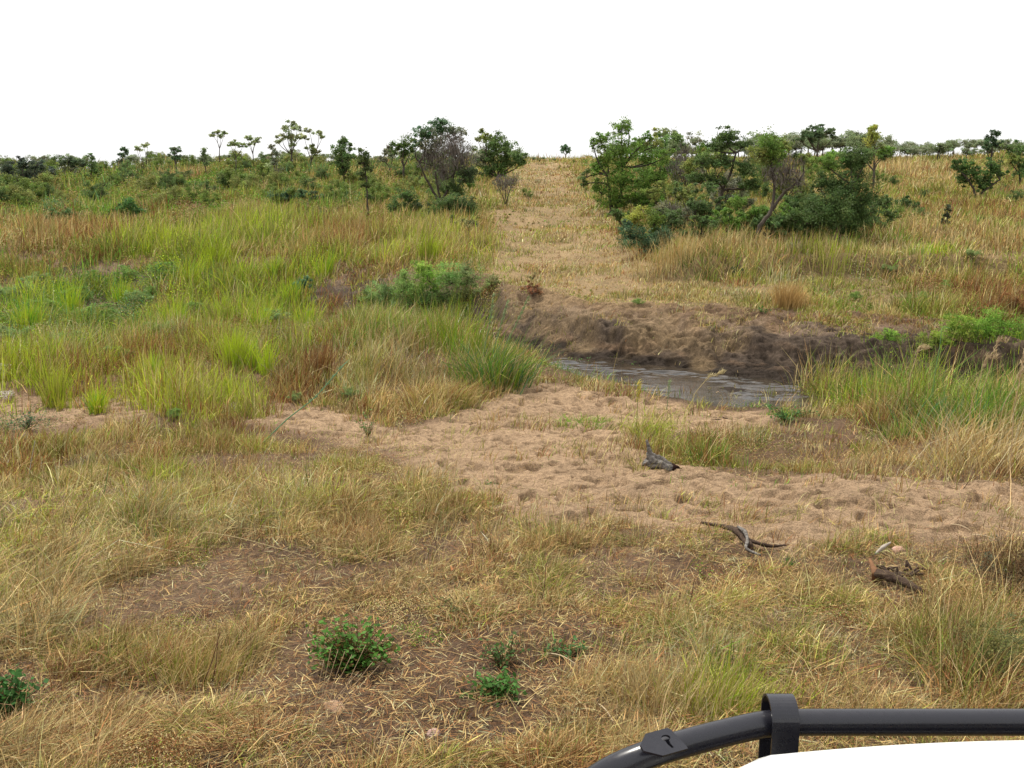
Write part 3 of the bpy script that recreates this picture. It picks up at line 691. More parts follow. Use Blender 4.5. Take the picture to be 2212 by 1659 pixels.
tree("savanna_tree", "tall yellowish tree on the skyline above the dark bush", "tree", (1888, 352), [(1885, 275, 12, YEL), (1884, 292, 20, YEL), (1890, 315, 20, (.14, .16, .06)), (1912, 322, 20, MID), (1905, 340, 14, DARK)], YEL, Y=52, tr=3, phrase="the yellowish skyline tree")
tree("umbrella_tree", "broad dark-green umbrella tree rising highest over the right skyline", "tree", (1765, 345), [(1768, 274, 16), (1742, 285, 16), (1790, 284, 16), (1770, 290, 22), (1748, 298, 14), (1800, 294, 10), (1730, 302, 10)], (.075, .11, .05), Y=75, tr=2.6, flat=.6, phrase="the broad umbrella tree")
tree("thornbush", "low green bush behind the dark bush, right side of its foot", "bush", (1960, 470), [(1950, 440, 24), (1975, 448, 20), (1925, 448, 20), (1900, 435, 20), (1905, 455, 20)], (.06, .10, .03), tr=2, phrase="the low green bush right of the thicket")
tree("thornbush", "v-shaped green bush alone on the grassy right slope", "bush", (2108, 428), [(2080, 360, 22), (2105, 372, 22), (2145, 360, 22), (2130, 385, 24), (2085, 385, 20), (2160, 375, 14), (2066, 355, 12), (2120, 400, 18)],
     (.06, .11, .03), trunk=[[(2102, 405), (2085, 380)], [(2125, 412), (2160, 388)]], tr=3, phrase="the v-shaped bush")
tree("savanna_tree", "slender dark tree poking above the skyline near the right edge", "tree", (2140, 352), [(2148, 284, 12), (2140, 298, 18), (2132, 315, 12), (2155, 312, 10)], (.05, .085, .04), Y=58, tr=2.4, phrase="the slender dark tree near the right edge")
tree("thornbush", "dark bush cut off by the right edge of the view", "bush", (2205, 405), [(2205, 320, 24), (2185, 345, 18, OLV), (2212, 360, 26), (2175, 320, 10)], DARK, tr=3, phrase="the dark bush at the right edge")
tree("shrub", "yellow-green leafy shrub in front of the thicket beside the track", "shrub", (1392, 548), [(1378, 470, 30, YEL), (1412, 478, 26, (.10, .15, .03)), (1368, 505, 30, BLU), (1400, 520, 32, BLU), (1430, 510, 28, BLU), (1350, 490, 16)], BLU, tr=2.4, phrase="the yellow-green shrub by the track", depth=.5)
tree("shrub", "dull grey-green low shrub under the tall green bush", "shrub", (1470, 495), [(1450, 460, 28, 't'), (1490, 470, 26, GREYG), (1430, 450, 20, GREYG), (1510, 455, 26, (.07, .09, .05))], GREYG, tr=2)
tree("shrub", "dark green low shrub under the layered thorn tree", "shrub", (1590, 505), [(1560, 480, 22), (1590, 490, 20), (1535, 485, 20), (1610, 470, 18, MID), (1645, 460, 22, MID)], DARK, tr=2)
tree("shrub", "grey twiggy bush between the tall green bush and the layered thorn tree", "bush", (1480, 420), [(1480, 330, 26, 't'), (1470, 370, 32, 't'), (1500, 390, 30, 't'), (1455, 320, 18, (.1, .12, .06)), (1500, 300, 18, GREYG), (1515, 330, 20, MID)], GREYG, tr=2.4)
tree("shrub", "dark small shrub filling the gap left of the largest dark bush", "shrub", (1700, 515), [(1690, 480, 26), (1720, 490, 20), (1670, 495, 18), (1700, 455, 18, MID)], DARK, tr=2)
tree("column_shrub", "small narrow dark shrub standing alone on the right slope", "shrub", (2046, 492), [(2047, 450, 9), (2046, 465, 11), (2045, 480, 11)], (.07, .09, .045), tr=1.6, phrase="the small narrow shrub")
tree("savanna_tree", "tiny blue-green tree alone on the skyline above the track", "tree", (1222, 336), [(1222, 316, 9), (1216, 323, 7), (1228, 324, 7)], BLU, Y=92, tr=1.4, phrase="the tiny tree above the track")
tree("shrub", "small dark round shrub on the grassy bank above the stream", "shrub", (1590, 600), [(1590, 588, 14), (1604, 590, 10)], (.06, .08, .045), tr=1)
TH = [(1385, 470, 70, MID, "left end of the thicket, touching the tall bright green bush"), (1450, 478, 80, OLV, "behind the grey-green low shrub, pale leaved"), (1505, 500, 95, (.085, .13, .045), "left of the layered thorn tree's trunk"),
      (1580, 470, 85, GREYG, "greyish, just behind the layered thorn tree's trunk"), (1625, 505, 70, MID, "between the layered thorn tree and the crooked trunk"), (1690, 505, 90, DARK, "right of the crooked trunk, dark"), (1735, 500, 100, (.08, .13, .04), "leaning on the largest dark bush's left side"),
      (1885, 505, 80, DARK, "against the largest dark bush's right side"), (1705, 440, 100, OLV, "tall and olive, behind the crooked thorn tree"), (1540, 430, 95, OLV, "pale olive, behind the layered thorn tree's crown"), (1770, 380, 60, MID, "on the rise behind the dark bush, left part"), (1855, 390, 70, (.09, .13, .05), "on the rise behind the dark bush, right part"), (1490, 380, 60, PALE, "pale, at the back between round-topped tree and thorn tree"), (1640, 375, 55, GREYG, "grey-green, at the back between the two thorn trees"), (1350, 500, 50, (.09, .14, .04), "low one at the foot of the tall bright green bush")]
TH += [(1440, 510, 55, (.09, .13, .05), "low, in front, just left of the dull grey-green shrub's foot"), (1515, 525, 55, DARK, "low, at the thicket's front edge beside the pale grass stand"), (1570, 515, 60, MID, "low, in front of the layered thorn tree's foot"), (1660, 525, 60, (.09, .14, .05), "low, at the crooked thorn tree's foot"), (1420, 400, 95, (.10, .16, .05), "tall, at the back between bright green bush and grey twiggy one")]
for x, y, h, cl, ds in TH:
    rs = RS(x); lo = [(x + rs.uniform(-.5, .5) * h * 1.1, y - h * 1.15 * rs.uniform(.12, .9), h * rs.uniform(.14, .26)) for _ in range(13)]
    tree("thicket_bush", "thicket bush, " + ds, "bush", (x, y), lo, cl, tr=2.2, dens=.8, group="bushes filling the thicket right of the track", seed=x)
# left of the track
tree("thorn_tree", "big thorn tree with grey leafless twigs and dark leafy top, left of track", "tree", (948, 462),
     [(950, 275, 28, BLU), (915, 288, 22, BLU), (985, 292, 22, GREYG), (935, 308, 30, GREYG), (975, 330, 42, 't'), (930, 345, 36, 't'), (1000, 350, 34, 't'), (960, 375, 34, 't'), (905, 310, 14), (1010, 375, 26, (.06, .09, .04)), (985, 405, 22, DARK), (955, 262, 14, BLU)],
     BLU, trunk=[[(945, 430), (920, 385), (905, 350)], [(950, 430), (940, 370)], [(955, 430), (975, 400), (985, 360)], [(960, 432), (1000, 390)]], tr=3.4, phrase="the big grey-twigged thorn tree", dens=1.1)
tree("thornbush", "dark bushy tree spreading down to the left edge of the track", "bush", (1072, 398), [(1070, 308, 24), (1095, 322, 26), (1118, 340, 22), (1060, 335, 26), (1090, 352, 24), (1040, 340, 22, GREYG), (1128, 350, 12), (1055, 365, 22), (1085, 372, 16, MID), (1052, 298, 12, OLV)], DARK, tr=3, phrase="the dark bush at the track's left edge", dens=1.1)
tree("savanna_tree", "pale olive treetop behind the dark bush left of the track", "tree", (1045, 345), [(1045, 292, 14), (1058, 300, 10), (1032, 300, 9)], (.15, .17, .07), Y=66, tr=2)
tree("thornbush", "dark low bush at the foot of the grey-twigged tree", "bush", (880, 470), [(868, 440, 24), (900, 445, 22, (.055, .085, .035)), (850, 448, 18), (885, 425, 16)], DARK, tr=2, phrase="the dark low bush")
tree("thornbush", "dark green bush right of the grey-twigged tree's foot", "bush", (985, 480), [(965, 442, 28), (1000, 445, 30, (.055, .085, .03)), (1015, 465, 22), (940, 455, 22), (985, 465, 24)], DARK, tr=2, dens=1.1)
tree("shrub", "bright green small shrub between the twiggy tree and the track", "shrub", (1015, 418), [(1012, 398, 14), (1005, 385, 9)], (.10, .17, .04), tr=1.4)
tree("shrub", "dark speckled shrub in grass below the grey-twigged tree", "shrub", (1000, 505), [(1000, 490, 22), (1018, 485, 16), (985, 480, 16)], (.08, .10, .04), tr=1.4)
tree("shrub", "brown leafless twiggy shrub at the track's left side", "shrub", (1095, 445), [(1090, 400, 24, 't'), (1078, 395, 16, 't'), (1110, 392, 18, 't')], GREYG, trunk=[[(1085, 420), (1075, 400)], [(1092, 420), (1092, 395)], [(1098, 420), (1108, 395)]], tr=1.3)
tree("savanna_tree", "upright dark tree on the left slope with a full crown", "tree", (742, 405), [(744, 304, 14), (738, 325, 22), (752, 340, 18), (730, 345, 20), (742, 365, 18), (756, 318, 10)], DARK, tr=3, phrase="the upright dark tree", dens=1.1)
tree("savanna_tree", "dark round-crowned tree against the sky left of the twiggy tree", "tree", (872, 395), [(875, 310, 20), (862, 318, 16), (886, 325, 14), (873, 335, 16)], (.06, .095, .025), tr=3, phrase="the dark round-crowned tree")
tree("savanna_tree", "pale sparse small tree left of the dark round-crowned tree", "tree", (845, 385), [(835, 325, 14), (848, 335, 14), (828, 345, 12)], GREYG, tr=2, dens=.8)
tree("column_tree", "tall narrow dark tree, bare lower trunk, left of grey-twigged tree", "tree", (795, 478), [(788, 332, 17), (782, 348, 15), (792, 360, 16), (786, 380, 15), (792, 400, 12), (795, 425, 9)], (.075, .10, .035), trunk=[[(794, 430), (790, 370)]], tr=2.6, phrase="the tall narrow dark tree")
tree("savanna_tree", "tallest skyline tree on the left with open airy crown", "tree", (632, 352), [(630, 268, 13), (616, 276, 11), (642, 276, 11), (628, 290, 18), (610, 298, 12), (648, 296, 12), (632, 312, 12), (600, 305, 8)], PALE, Y=78, tr=2, dens=.75, phrase="the tallest left skyline tree")
tree("umbrella_tree", "skyline tree with two tiers right of the tallest left one", "tree", (670, 352), [(668, 282, 10), (688, 288, 12), (658, 296, 11), (696, 296, 6), (672, 322, 15, (.16, .19, .07)), (680, 330, 12, (.16, .19, .07))], PALE, Y=76, tr=1.8, flat=.6, dens=.8, phrase="the two-tiered skyline tree")
tree("umbrella_tree", "thin pole-like umbrella tree with small flat top on left skyline", "tree", (476, 352), [(470, 286, 11), (484, 288, 8), (460, 292, 7), (476, 294, 7)], PALE, Y=84, tr=1.2, flat=.5, dens=.9, phrase="the pole-like umbrella tree")
tree("umbrella_tree", "small umbrella tree, left of a leaning pair on left skyline", "tree", (510, 370), [(510, 308, 11), (524, 314, 9), (498, 312, 8)], (.14, .18, .07), Y=70, tr=1.4, flat=.5, phrase="the left one of the umbrella pair")
tree("umbrella_tree", "small umbrella tree with open crown, right of the pair on skyline", "tree", (548, 358), [(535, 300, 10), (550, 308, 10), (538, 312, 7), (556, 300, 6)], PALE, Y=80, tr=1.3, flat=.55, dens=.8, phrase="the right one of the umbrella pair")
tree("shrub", "grey wispy bush under the tallest left skyline tree", "bush", (595, 400), [(595, 330, 11, GREYG), (592, 350, 16, GREYG), (598, 372, 16, 't'), (588, 318, 8)], GREYG, tr=1.8)
tree("column_tree", "slim bare-stemmed tree with small head below left skyline", "tree", (445, 385), [(441, 325, 8), (444, 338, 9), (446, 352, 8)], (.11, .15, .06), tr=1.4, phrase="the slim bare-stemmed tree")
tree("savanna_tree", "small two-stemmed tree with oblong crown on left skyline", "tree", (380, 362), [(374, 320, 8), (384, 322, 8), (376, 335, 11), (384, 342, 9)], (.08, .12, .06), Y=72, tr=1.6, phrase="the small oblong-crowned tree")
tree("savanna_tree", "sparse leaning tree with thin flat branches on left skyline", "tree", (316, 356), [(310, 315, 7), (318, 312, 6), (300, 322, 7), (322, 345, 9), (296, 318, 5)], PALE, Y=80, tr=1.3, flat=.45, dens=.8, phrase="the sparse leaning tree")
tree("column_tree", "narrow dark leaning column tree on left skyline", "tree", (258, 375), [(268, 322, 8), (264, 335, 10), (260, 348, 9), (272, 328, 6)], (.06, .10, .05), tr=1.6, phrase="the narrow leaning column tree")
tree("thornbush", "dark upright bush with grey twigs at far left skyline", "bush", (198, 395), [(200, 338, 8), (198, 352, 14), (203, 368, 15), (195, 382, 12)], DARK, tr=2, phrase="the dark upright bush at far left")
tree("thornbush", "spreading flat dark bush left of the upright one, left skyline", "bush", (150, 385), [(145, 350, 16), (165, 352, 14), (130, 352, 12), (150, 368, 18, GREYG), (178, 355, 10)], (.055, .08, .04), tr=2, flat=.6)
tree("thornbush", "large dark grey bush mass at the left edge of skyline", "bush", (60, 415), [(15, 362, 20), (48, 352, 17), (80, 352, 14), (60, 375, 24, (.06, .075, .05)), (95, 375, 20, (.06, .075, .05)), (25, 390, 22), (110, 368, 12), (85, 395, 20, (.07, .08, .05))], (.05, .065, .045), tr=2.4, phrase="the dark bush mass at the left edge", dens=1.1)
tree("shrub", "deep green rounded shrub on left slope under the skyline trees", "shrub", (612, 447), [(605, 425, 20, BLU), (622, 418, 14), (600, 438, 12)], (.035, .085, .045), tr=1.6, phrase="the deep green rounded shrub")
tree("shrub", "paler green shrub touching the deep green one's right side", "shrub", (668, 440), [(655, 420, 18), (680, 424, 16), (698, 428, 12)], (.08, .13, .06), tr=1.6)
tree("shrub", "rounded green shrub low on the left slope", "shrub", (285, 472), [(280, 445, 22), (300, 455, 16), (262, 455, 16)], (.06, .13, .035), tr=1.6, phrase="the rounded green shrub on the lower left slope")
tree("shrub", "low spreading green shrub near the left edge, lower slope", "shrub", (125, 482), [(110, 465, 16), (135, 462, 18), (160, 468, 14), (90, 468, 10)], (.06, .12, .04), tr=1.4)
tree("shrub", "feathery grey-green bush on the cut bank left of the stream", "shrub", (880, 672), [(830, 635, 34, (.14, .21, .07)), (880, 612, 38, (.17, .26, .07)), (930, 600, 36, (.19, .31, .055)), (975, 600, 36, (.15, .24, .07)), (860, 655, 32, (.14, .2, .07)), (920, 645, 36, (.14, .22, .07)), (1015, 595, 30, (.17, .22, .08)), (800, 640, 24, (.15, .22, .07)), (965, 645, 34, (.13, .2, .06)), (1010, 635, 30, (.17, .19, .07)), (1060, 610, 24, (.19, .22, .08)), (905, 580, 20, (.22, .34, .06))], (.09, .145, .075), tr=1.5, lsz=1.5, depth=.5, phrase="the feathery bush on the cut bank", dens=.95)
tree("shrub", "rust-brown dry shrub tuft on the bank's brow left of track foot", "shrub", (1150, 645), [(1145, 618, 18), (1150, 600, 12, (.2, .17, .07)), (1160, 630, 14)], (.20, .10, .05), tr=1, lsz=1.2)
tree("shrub", "blue-green small shrub in the lime grass of flood plain", "shrub", (655, 640), [(655, 615, 16), (665, 602, 10), (640, 618, 10)], (.07, .15, .08), tr=.8)
tree("shrub", "tiny blue-green herb left of the other in lime grass", "shrub", (605, 595), [(605, 575, 9)], (.07, .15, .08), tr=.6)
tree("shrub", "greenish leafy shrub tangle on the bank by the right edge", "shrub", (2130, 728), [(2060, 700, 30, (.2, .28, .05)), (2085, 715, 34, (.20, .28, .045)), (2130, 700, 38, (.15, .27, .04)), (2175, 712, 38, (.14, .26, .04)), (2205, 725, 34, (.17, .28, .05)), (2040, 728, 26, (.20, .28, .045)), (2000, 735, 20, (.2, .26, .05))], (.10, .20, .035), tr=1.4, lsz=1.4, phrase="the leafy tangle at the right edge", depth=.5)
tree("shrub", "bright green bushy herb above the undercut end of the bare bank", "shrub", (1910, 742), [(1905, 735, 28), (1890, 750, 20), (1930, 728, 24)], (.15, .24, .04), tr=1, lsz=1.4, depth=.5)
tree("shrub", "russet brown thicket on the bank by the right edge", "shrub", (2190, 690), [(2150, 662, 26), (2190, 655, 32), (2212, 675, 32), (2120, 670, 18)], (.16, .085, .035), tr=1, lsz=1.3)
tree("shrub", "dark brown wiry shrub, lower right foreground by the edge", "shrub", (2170, 1290), [(2130, 1215, 50, 't'), (2180, 1200, 55, 't'), (2200, 1240, 50, (.11, .07, .035)), (2150, 1260, 40, 't')], (.12, .08, .04), tr=1.5, lsz=2.2, depth=.4, dens=.3, twm=M_TWIGB)
tree("shrub", "olive wiry shrub at lower right above the vehicle's bar", "shrub", (2150, 1480), [(2120, 1400, 60, (.12, .13, .04)), (2180, 1390, 60, (.14, .15, .06)), (2130, 1440, 50, 't'), (2080, 1370, 40, 't')], (.12, .13, .04), tr=1.5, lsz=2.0, depth=.4, dens=.25, twm=M_TWIGB)

# ---- small bushes: four prototypes, copied
def proto(seed, colr, pale=0):
    rs = RS(seed); e = empty("small_bush", (0, 0, -50), None, None); crown, wood = Acc(), Acc()
    if pale:      # flat-topped pale thorn tree, unit height
        tube(wood, bez((0, 0, 0), (.05, 0, .55), rs, .08, 5), np.linspace(.03, .02, 5), 5)
        for k in range(6):
            c = np.array([rs.uniform(-.45, .45), rs.uniform(-.4, .4), rs.uniform(.6, .9)])
            tube(wood, bez((.05, 0, .5), c, rs, .1, 4), np.linspace(.018, .008, 4), 4, cap=False)
            leafcloud(crown, wood, c, .26, 420, .055, colr, rs, .75, 6)
    else:
        for k in range(7):
            c = np.array([rs.uniform(-.35, .35), rs.uniform(-.35, .35), rs.uniform(.25, .8)])
            tube(wood, bez((0, 0, -.03), c, rs, .1, 5), np.linspace(.02, .006, 5), 4, cap=False)
            leafcloud(crown, wood, c, .26, 420, .05, colr, rs, .95, 7)
    wood.build("trunk", M_BARK, e); crown.build("crown", M_LEAF, e)
    return e
def dup(root, loc, sc, rz):
    r = root.copy(); SC.collection.objects.link(r); r.location = loc; r.scale = sc; r.rotation_euler = (0, 0, rz)
    for ch in list(root.children):
        c = ch.copy(); SC.collection.objects.link(c); c.parent = r
    return r
_used = {}
SIDE = {}
def bush_label(kind, x, y):
    L = sorted(LM, key=lambda l: (l[0] - x) ** 2 + 4 * (l[1] - 20 - y) ** 2)[0]
    dx, dy = x - L[0], y - L[1]
    if abs(dx) > 14: d = "left of" if dx < 0 else "right of"
    else: d = "in front of" if dy > 0 else "behind"
    if abs(dx) > 14 and dy > 18: d = "downhill and " + d
    if abs(dx) > 14 and dy < -18: d = "uphill and " + d
    return d, L[2], abs(dx) + abs(dy)
PB = {}
def small(kind, protos, items, group, hx=1.0):
    rs = RS(len(items) + 7); hs = sorted(it[2] for it in items); n = len(hs); rows = {}
    for it in items:
        pr = protos[rs.randint(len(protos))]
        d, ph, dist = bush_label(kind, it[0], it[1])
        sz = "tiny" if it[2] < hs[n // 5] else "larger" if it[2] > hs[(3 * n) // 4] else "small"
        rows.setdefault((f"{sz} {HUE[id(pr)]} {kind}", d, ph), []).append((dist, it, pr))
    ordn = "nearest second third fourth fifth sixth seventh eighth ninth tenth eleventh twelfth thirteenth fourteenth".split()
    for (kd, d, ph), l in sorted(rows.items()):
        for k, (dist, it, pr) in enumerate(sorted(l, key=lambda q: q[0])):
            lab = f"{ordn[min(k, 13)] + ' ' if len(l) > 1 else ''}{kd} {d} {ph}"
            x, y, h = it[:3]
            if len(it) > 3: b = atY(x, y, it[3]); b[2] = float(H(b[0], b[1]))
            else: b = at(x, y)
            s = h * S22 / FPX * zc(b); wf = rs.uniform(.8, 1.3) * hx
            o = PB.pop(id(pr), None)
            if o is None: o = dup(pr, b, (s * wf, s * wf, s), rs.uniform(0, 6.28))
            else: o.location = b; o.scale = (s * wf, s * wf, s)
            prop(o, " ".join(lab.split()[:16]), "bush", group)
pA, pB, pC = proto(1, (.16, .225, .05)), proto(2, (.23, .26, .075)), proto(3, (.11, .17, .055))
pD, pE = proto(4, (.26, .30, .18), 1), proto(5, (.21, .26, .13), 1)
for p in (pA, pB, pC, pD, pE): PB[id(p)] = p
HUE = {id(pA): 'mid-green', id(pB): 'olive', id(pC): 'dark green', id(pD): 'pale grey-green', id(pE): 'light green'}
for p in (pD, pE): p.name = "pale_thorn_tree"
rs = RS(42)
LB = []
for k in range(175):
    x = rs.uniform(-20, 1010); y = 352 + 95 * rs.rand() ** 1.25 + 6 * rs.rand()
    LB.append((x, y, rs.uniform(22, 54) * (.6 + .45 * (y - 340) / 90)))
small("bush", [pA, pB, pC], LB, "small bushes scattered over the left slope")
pF, pG = proto(6, (.19, .30, .07)), proto(7, (.23, .31, .11))
for p in (pF, pG): PB[id(p)] = p; p.name = "leafy_herb"
HUE[id(pF)] = 'fresh green'; HUE[id(pG)] = 'soft grey-green'
LM += [(505, 800, "the bright lime tuft of the flood plain"), (690, 815, "the rust-brown dead tuft"), (605, 595, "the tiny blue-green herb")]
small("feathery herb", [pF, pG], [(40, 655, 50), (95, 690, 46), (170, 660, 44), (215, 705, 52), (300, 665, 46), (270, 610, 38), (360, 600, 36), (205, 615, 34), (345, 735, 46), (145, 760, 52), (20, 745, 50), (420, 690, 40), (250, 790, 44), (460, 735, 38), (520, 745, 40), (600, 700, 36), (545, 640, 30), (700, 735, 34), (330, 650, 34), (80, 620, 34),
    (640, 870, 26), (760, 860, 26), (380, 905, 24), (1990, 655, 26), (1850, 650, 22), (2040, 630, 26), (1380, 660, 16), (2100, 560, 24), (1920, 590, 22)], "feathery green herbs among the grass", 1.5)
RB = [(1760, 400, 42), (1720, 430, 39), (1930, 405, 30), (1995, 430, 24), (2190, 440, 36), (2010, 395, 12), (1900, 400, 33), (1450, 420, 51), (1530, 440, 39), (1600, 440, 45), (1640, 430, 45), (1500, 470, 45), (2120, 490, 24), (1930, 480, 36), (1990, 475, 30), (1240, 352, 6), (1262, 350, 8), (1165, 350, 10), (1140, 430, 24), (1265, 412, 10), (2170, 420, 24), (1655, 480, 36), (1745, 520, 33), (1580, 460, 39), (1440, 440, 40), (1500, 450, 36), (1560, 470, 36), (1630, 480, 36), (1680, 440, 34), (1670, 400, 30), (1600, 395, 26), (1530, 400, 34), (1740, 470, 36), (1780, 520, 30), (1850, 500, 30), (1880, 450, 30), (1400, 440, 36), (1480, 520, 30), (1530, 520, 26), (1720, 350, 30), (1560, 345, 28), (1640, 360, 26), (1500, 360, 30)]
small("bush", [pA, pC], RB, "small bushes on the right slope")
FB = []
for k in range(62):
    x = 1300 + 940 * (k + rs.rand()) / 62
    Y = rs.uniform(78, 96); FB.append((x, 345, rs.uniform(34, 58) * (1.15 if 1640 < x < 1900 else .85), Y))
small("thorn tree", [pD, pE], FB, "pale thorn trees along the right skyline", 1.1)
FL = []
for k in range(60):
    x = -30 + 1150 * (k + rs.rand()) / 60
    FL.append((x, 350, rs.uniform(16, 34), rs.uniform(84, 97)))
small("skyline bush", [pA, pD, pE, pB], FL, "bushes along the left skyline", 1.2)
for x, y, h, Y in [(1175, 340, 8, 92), (1195, 340, 9, 90), (1250, 340, 12, 92), (1270, 340, 14, 88), (1150, 340, 12, 88)]:
    FL.append(0)
small("low bush", [pA, pE], [(1172, 340, 9, 92), (1196, 340, 10, 90), (1250, 340, 12, 92), (1272, 340, 15, 88), (1150, 340, 12, 88)], "low bushes where the track meets the sky", 1.4)

# ------------------------------------------------------------------ single grass clumps, reeds, weeds, stalks
def tuft(name, label, base, n, hgt, wpx, pal, cat="grass clump", lean=.35, waz=.4, seed=0, wd=(.004, .009), spread=None, group=None):
    """base in photo px, height/width in photo px (2212)"""
    rs = RS(seed + int(base[0])); b = at(*base); p22 = zc(b) / FPX * S22; px = zc(b) / FPX
    acc = Acc(); sp = wpx * p22 * .4 if spread is None else spread * p22
    P = b + np.stack([rs.randn(n) * sp * .5, rs.randn(n) * sp * .35, 0 * rs.rand(n)], 1); P[:, 2] = H(P[:, 0], P[:, 1]) - .01
    h = hgt * p22 * rs.uniform(.45, 1.1, n)
    ci = rs.choice(len(pal), n); col = np.array(pal)[ci] * rs.uniform(.65, 1.25, (n, 1))
    az = np.where(rs.rand(n) < .6, np.arctan2(P[:, 1] - b[1], P[:, 0] - b[0]) + rs.randn(n) * .4, rs.normal(waz, .5, n))
    blades(acc, P, h, np.maximum(rs.uniform(*wd, n), px * .55), az, np.abs(rs.normal(lean, .22, n)), np.clip(col, .01, .8), rs)
    return prop(acc.build(name, M_GRASS, origin=b), label, cat, group)
g_, l_, s_, t_, r_, o_, bl_ = PAL[GR], PAL[LI], PAL[ST], PAL[TA], PAL[RU], PAL[OL], np.array([.07, .16, .07])
tuft("reed_clump", "tall deep green reed clump at the tip of the sand bar beside water", (1065, 832), 900, 130, 160, [bl_, g_, g_ * .8, o_, s_ * .8], "reeds", .7, .5, wd=(.008, .016), spread=70)
tuft("reed_clump", "slender tall green reeds behind the deep green clump", (1000, 770), 260, 150, 60, [g_, o_, l_ * .7], "reeds", .35, .3, wd=(.006, .012), spread=90)
tuft("grass_tuft", "bright lime upright grass tuft in middle of the flood plain", (505, 800), 420, 105, 60, [l_, l_ * 1.15, (.4, .42, .08)], lean=.22)
tuft("grass_tuft", "lime grass tuft rising from the left end of the sand patch", (120, 880), 240, 110, 60, [l_, (.4, .4, .08), o_], lean=.2)
tuft("grass_tuft", "yellow-green grass tuft growing at left edge of sand", (130, 890), 60, 50, 20, [l_, (.42, .38, .08)], lean=.15)
tuft("grass_tuft", "yellow-green grass tuft overhanging sand, right of the dark gap", (430, 890), 320, 85, 100, [l_, o_, s_], lean=.5)
tuft("grass_tuft", "thin lime stems standing right of the flood plain's brightest tuft", (575, 810), 120, 90, 30, [l_, l_ * 1.1], lean=.15)
tuft("grass_tuft", "rust-brown dead grass tuft in the flood plain", (690, 815), 300, 95, 60, [r_, t_, r_ * .7], lean=.35)
tuft("grass_tuft", "straw tussock slumping over the edge of the sand bar", (955, 880), 700, 90, 170, [t_, s_, o_, r_], lean=.8, waz=.0)
tuft("grass_tuft", "feathery golden grass clump on the terrace above bare bank", (1702, 668), 500, 68, 70, [t_, (.5, .33, .13)], lean=.3)
tuft("grass_tuft", "tall pale grass stand in front of the thicket", (1460, 570), 260, 85, 110, [s_, t_, (.5, .42, .2)], lean=.2, spread=100)
tuft("grass_tuft", "pale grass stand left of the largest dark bush", (1640, 560), 160, 62, 80, [s_, t_], lean=.2, spread=80)
tuft("grass_tuft", "green-tipped tall grass in front of the largest dark bush", (1795, 570), 220, 66, 80, [s_, l_ * .8, o_], lean=.2, spread=70)
tuft("grass_tuft", "lime grass tuft on the brow left of the track foot", (925, 570), 260, 75, 40, [l_, o_], lean=.2)
tuft("grass_tuft", "soft green tuft in the straw above the vehicle's bar", (1560, 1535), 900, 105, 170, [o_, l_ * .7, s_], lean=.45, wd=(.003, .005), spread=150)
tuft("grass_tuft", "straw tussock left of the soft green tuft", (1430, 1520), 900, 100, 170, [s_, (.5, .4, .22), t_], lean=.45, wd=(.003, .005), spread=150)
tuft("grass_tuft", "dry fan of straw blades right of the leafy weed by the left", (430, 1480), 500, 120, 140, [s_, t_, o_], lean=.45, wd=(.003, .005), spread=110)
tuft("grass_tuft", "small bright green tuft at the edge of sand, right foreground", (2168, 1235), 60, 40, 20, [g_, l_], lean=.5)
tuft("grass_tuft", "vivid green tuft growing beside the fallen branch", (1702, 1228), 70, 36, 22, [g_, bl_], lean=.5)
tuft("grass_tuft", "pale green leaning clump behind the driftwood", (1395, 945), 500, 55, 100, [l_ * .8, s_, o_], lean=.75, waz=.2)
tuft("grass_tuft", "leafy green herb clump right of the driftwood", (1525, 1005), 400, 65, 90, [g_, o_, bl_], lean=.4)
tuft("grass_tuft", "green grass patch lying flat in the middle of sand", (1265, 918), 400, 28, 90, [g_, o_], lean=.9, spread=90)
tuft("reed_clump", "blue-green reed blades inside the right bank grass", (2070, 930), 500, 120, 160, [bl_ * 1.3, g_, o_], "reeds", .5, .3, wd=(.006, .012), spread=150)
tuft("reed_clump", "bright green reeds where the water meets the right grass", (1880, 880), 500, 85, 90, [(.12, .28, .04), l_ * .8], "reeds", .4, .2, wd=(.006, .012), spread=70)
tuft("grass_tuft", "wispy straw grass leaning right at right edge above sand", (2150, 1010), 700, 185, 200, [s_, t_, (.5, .42, .25)], lean=.7, waz=.1, spread=200)

tuft("grass_tuft", "lime grass on the rise, furthest uphill, below the deep green shrub", (470, 575), 260, 70, 90, [l_, l_ * .8, o_], lean=.3, wd=(.008, .016))
_lc = [(265, 655), (375, 705), (560, 715), (625, 665), (700, 600), (30, 790), (100, 800), (330, 815), (545, 800), (210, 895), (410, 620), (155, 690), (480, 690), (660, 720), (60, 720), (590, 610)]
_rows = {}
for x, y in _lc:
    d, ph, ds = bush_label("", x, y); _rows.setdefault((d, ph), []).append((ds, x, y))
for (d, ph), l in sorted(_rows.items()):
    for k, (ds, x, y) in enumerate(sorted(l)):
        rs = RS(x + y); lab = ("", "next ", "third ", "fourth ", "fifth ", "sixth ", "seventh ", "eighth ")[k] + ("nearest " if k == 0 and len(l) > 1 else "") + f"broad-bladed lime grass clump {d} {ph}"
        tuft("grass_clump", " ".join(lab.split()[:16]), (x, y), rs.randint(120, 240), rs.uniform(60, 100), rs.uniform(30, 60), [l_ * 1.1, l_, (.5, .5, .07), g_ * 1.3], lean=rs.uniform(.2, .45), wd=(.009, .018), group="broad-bladed lime grass clumps on the flood plain")

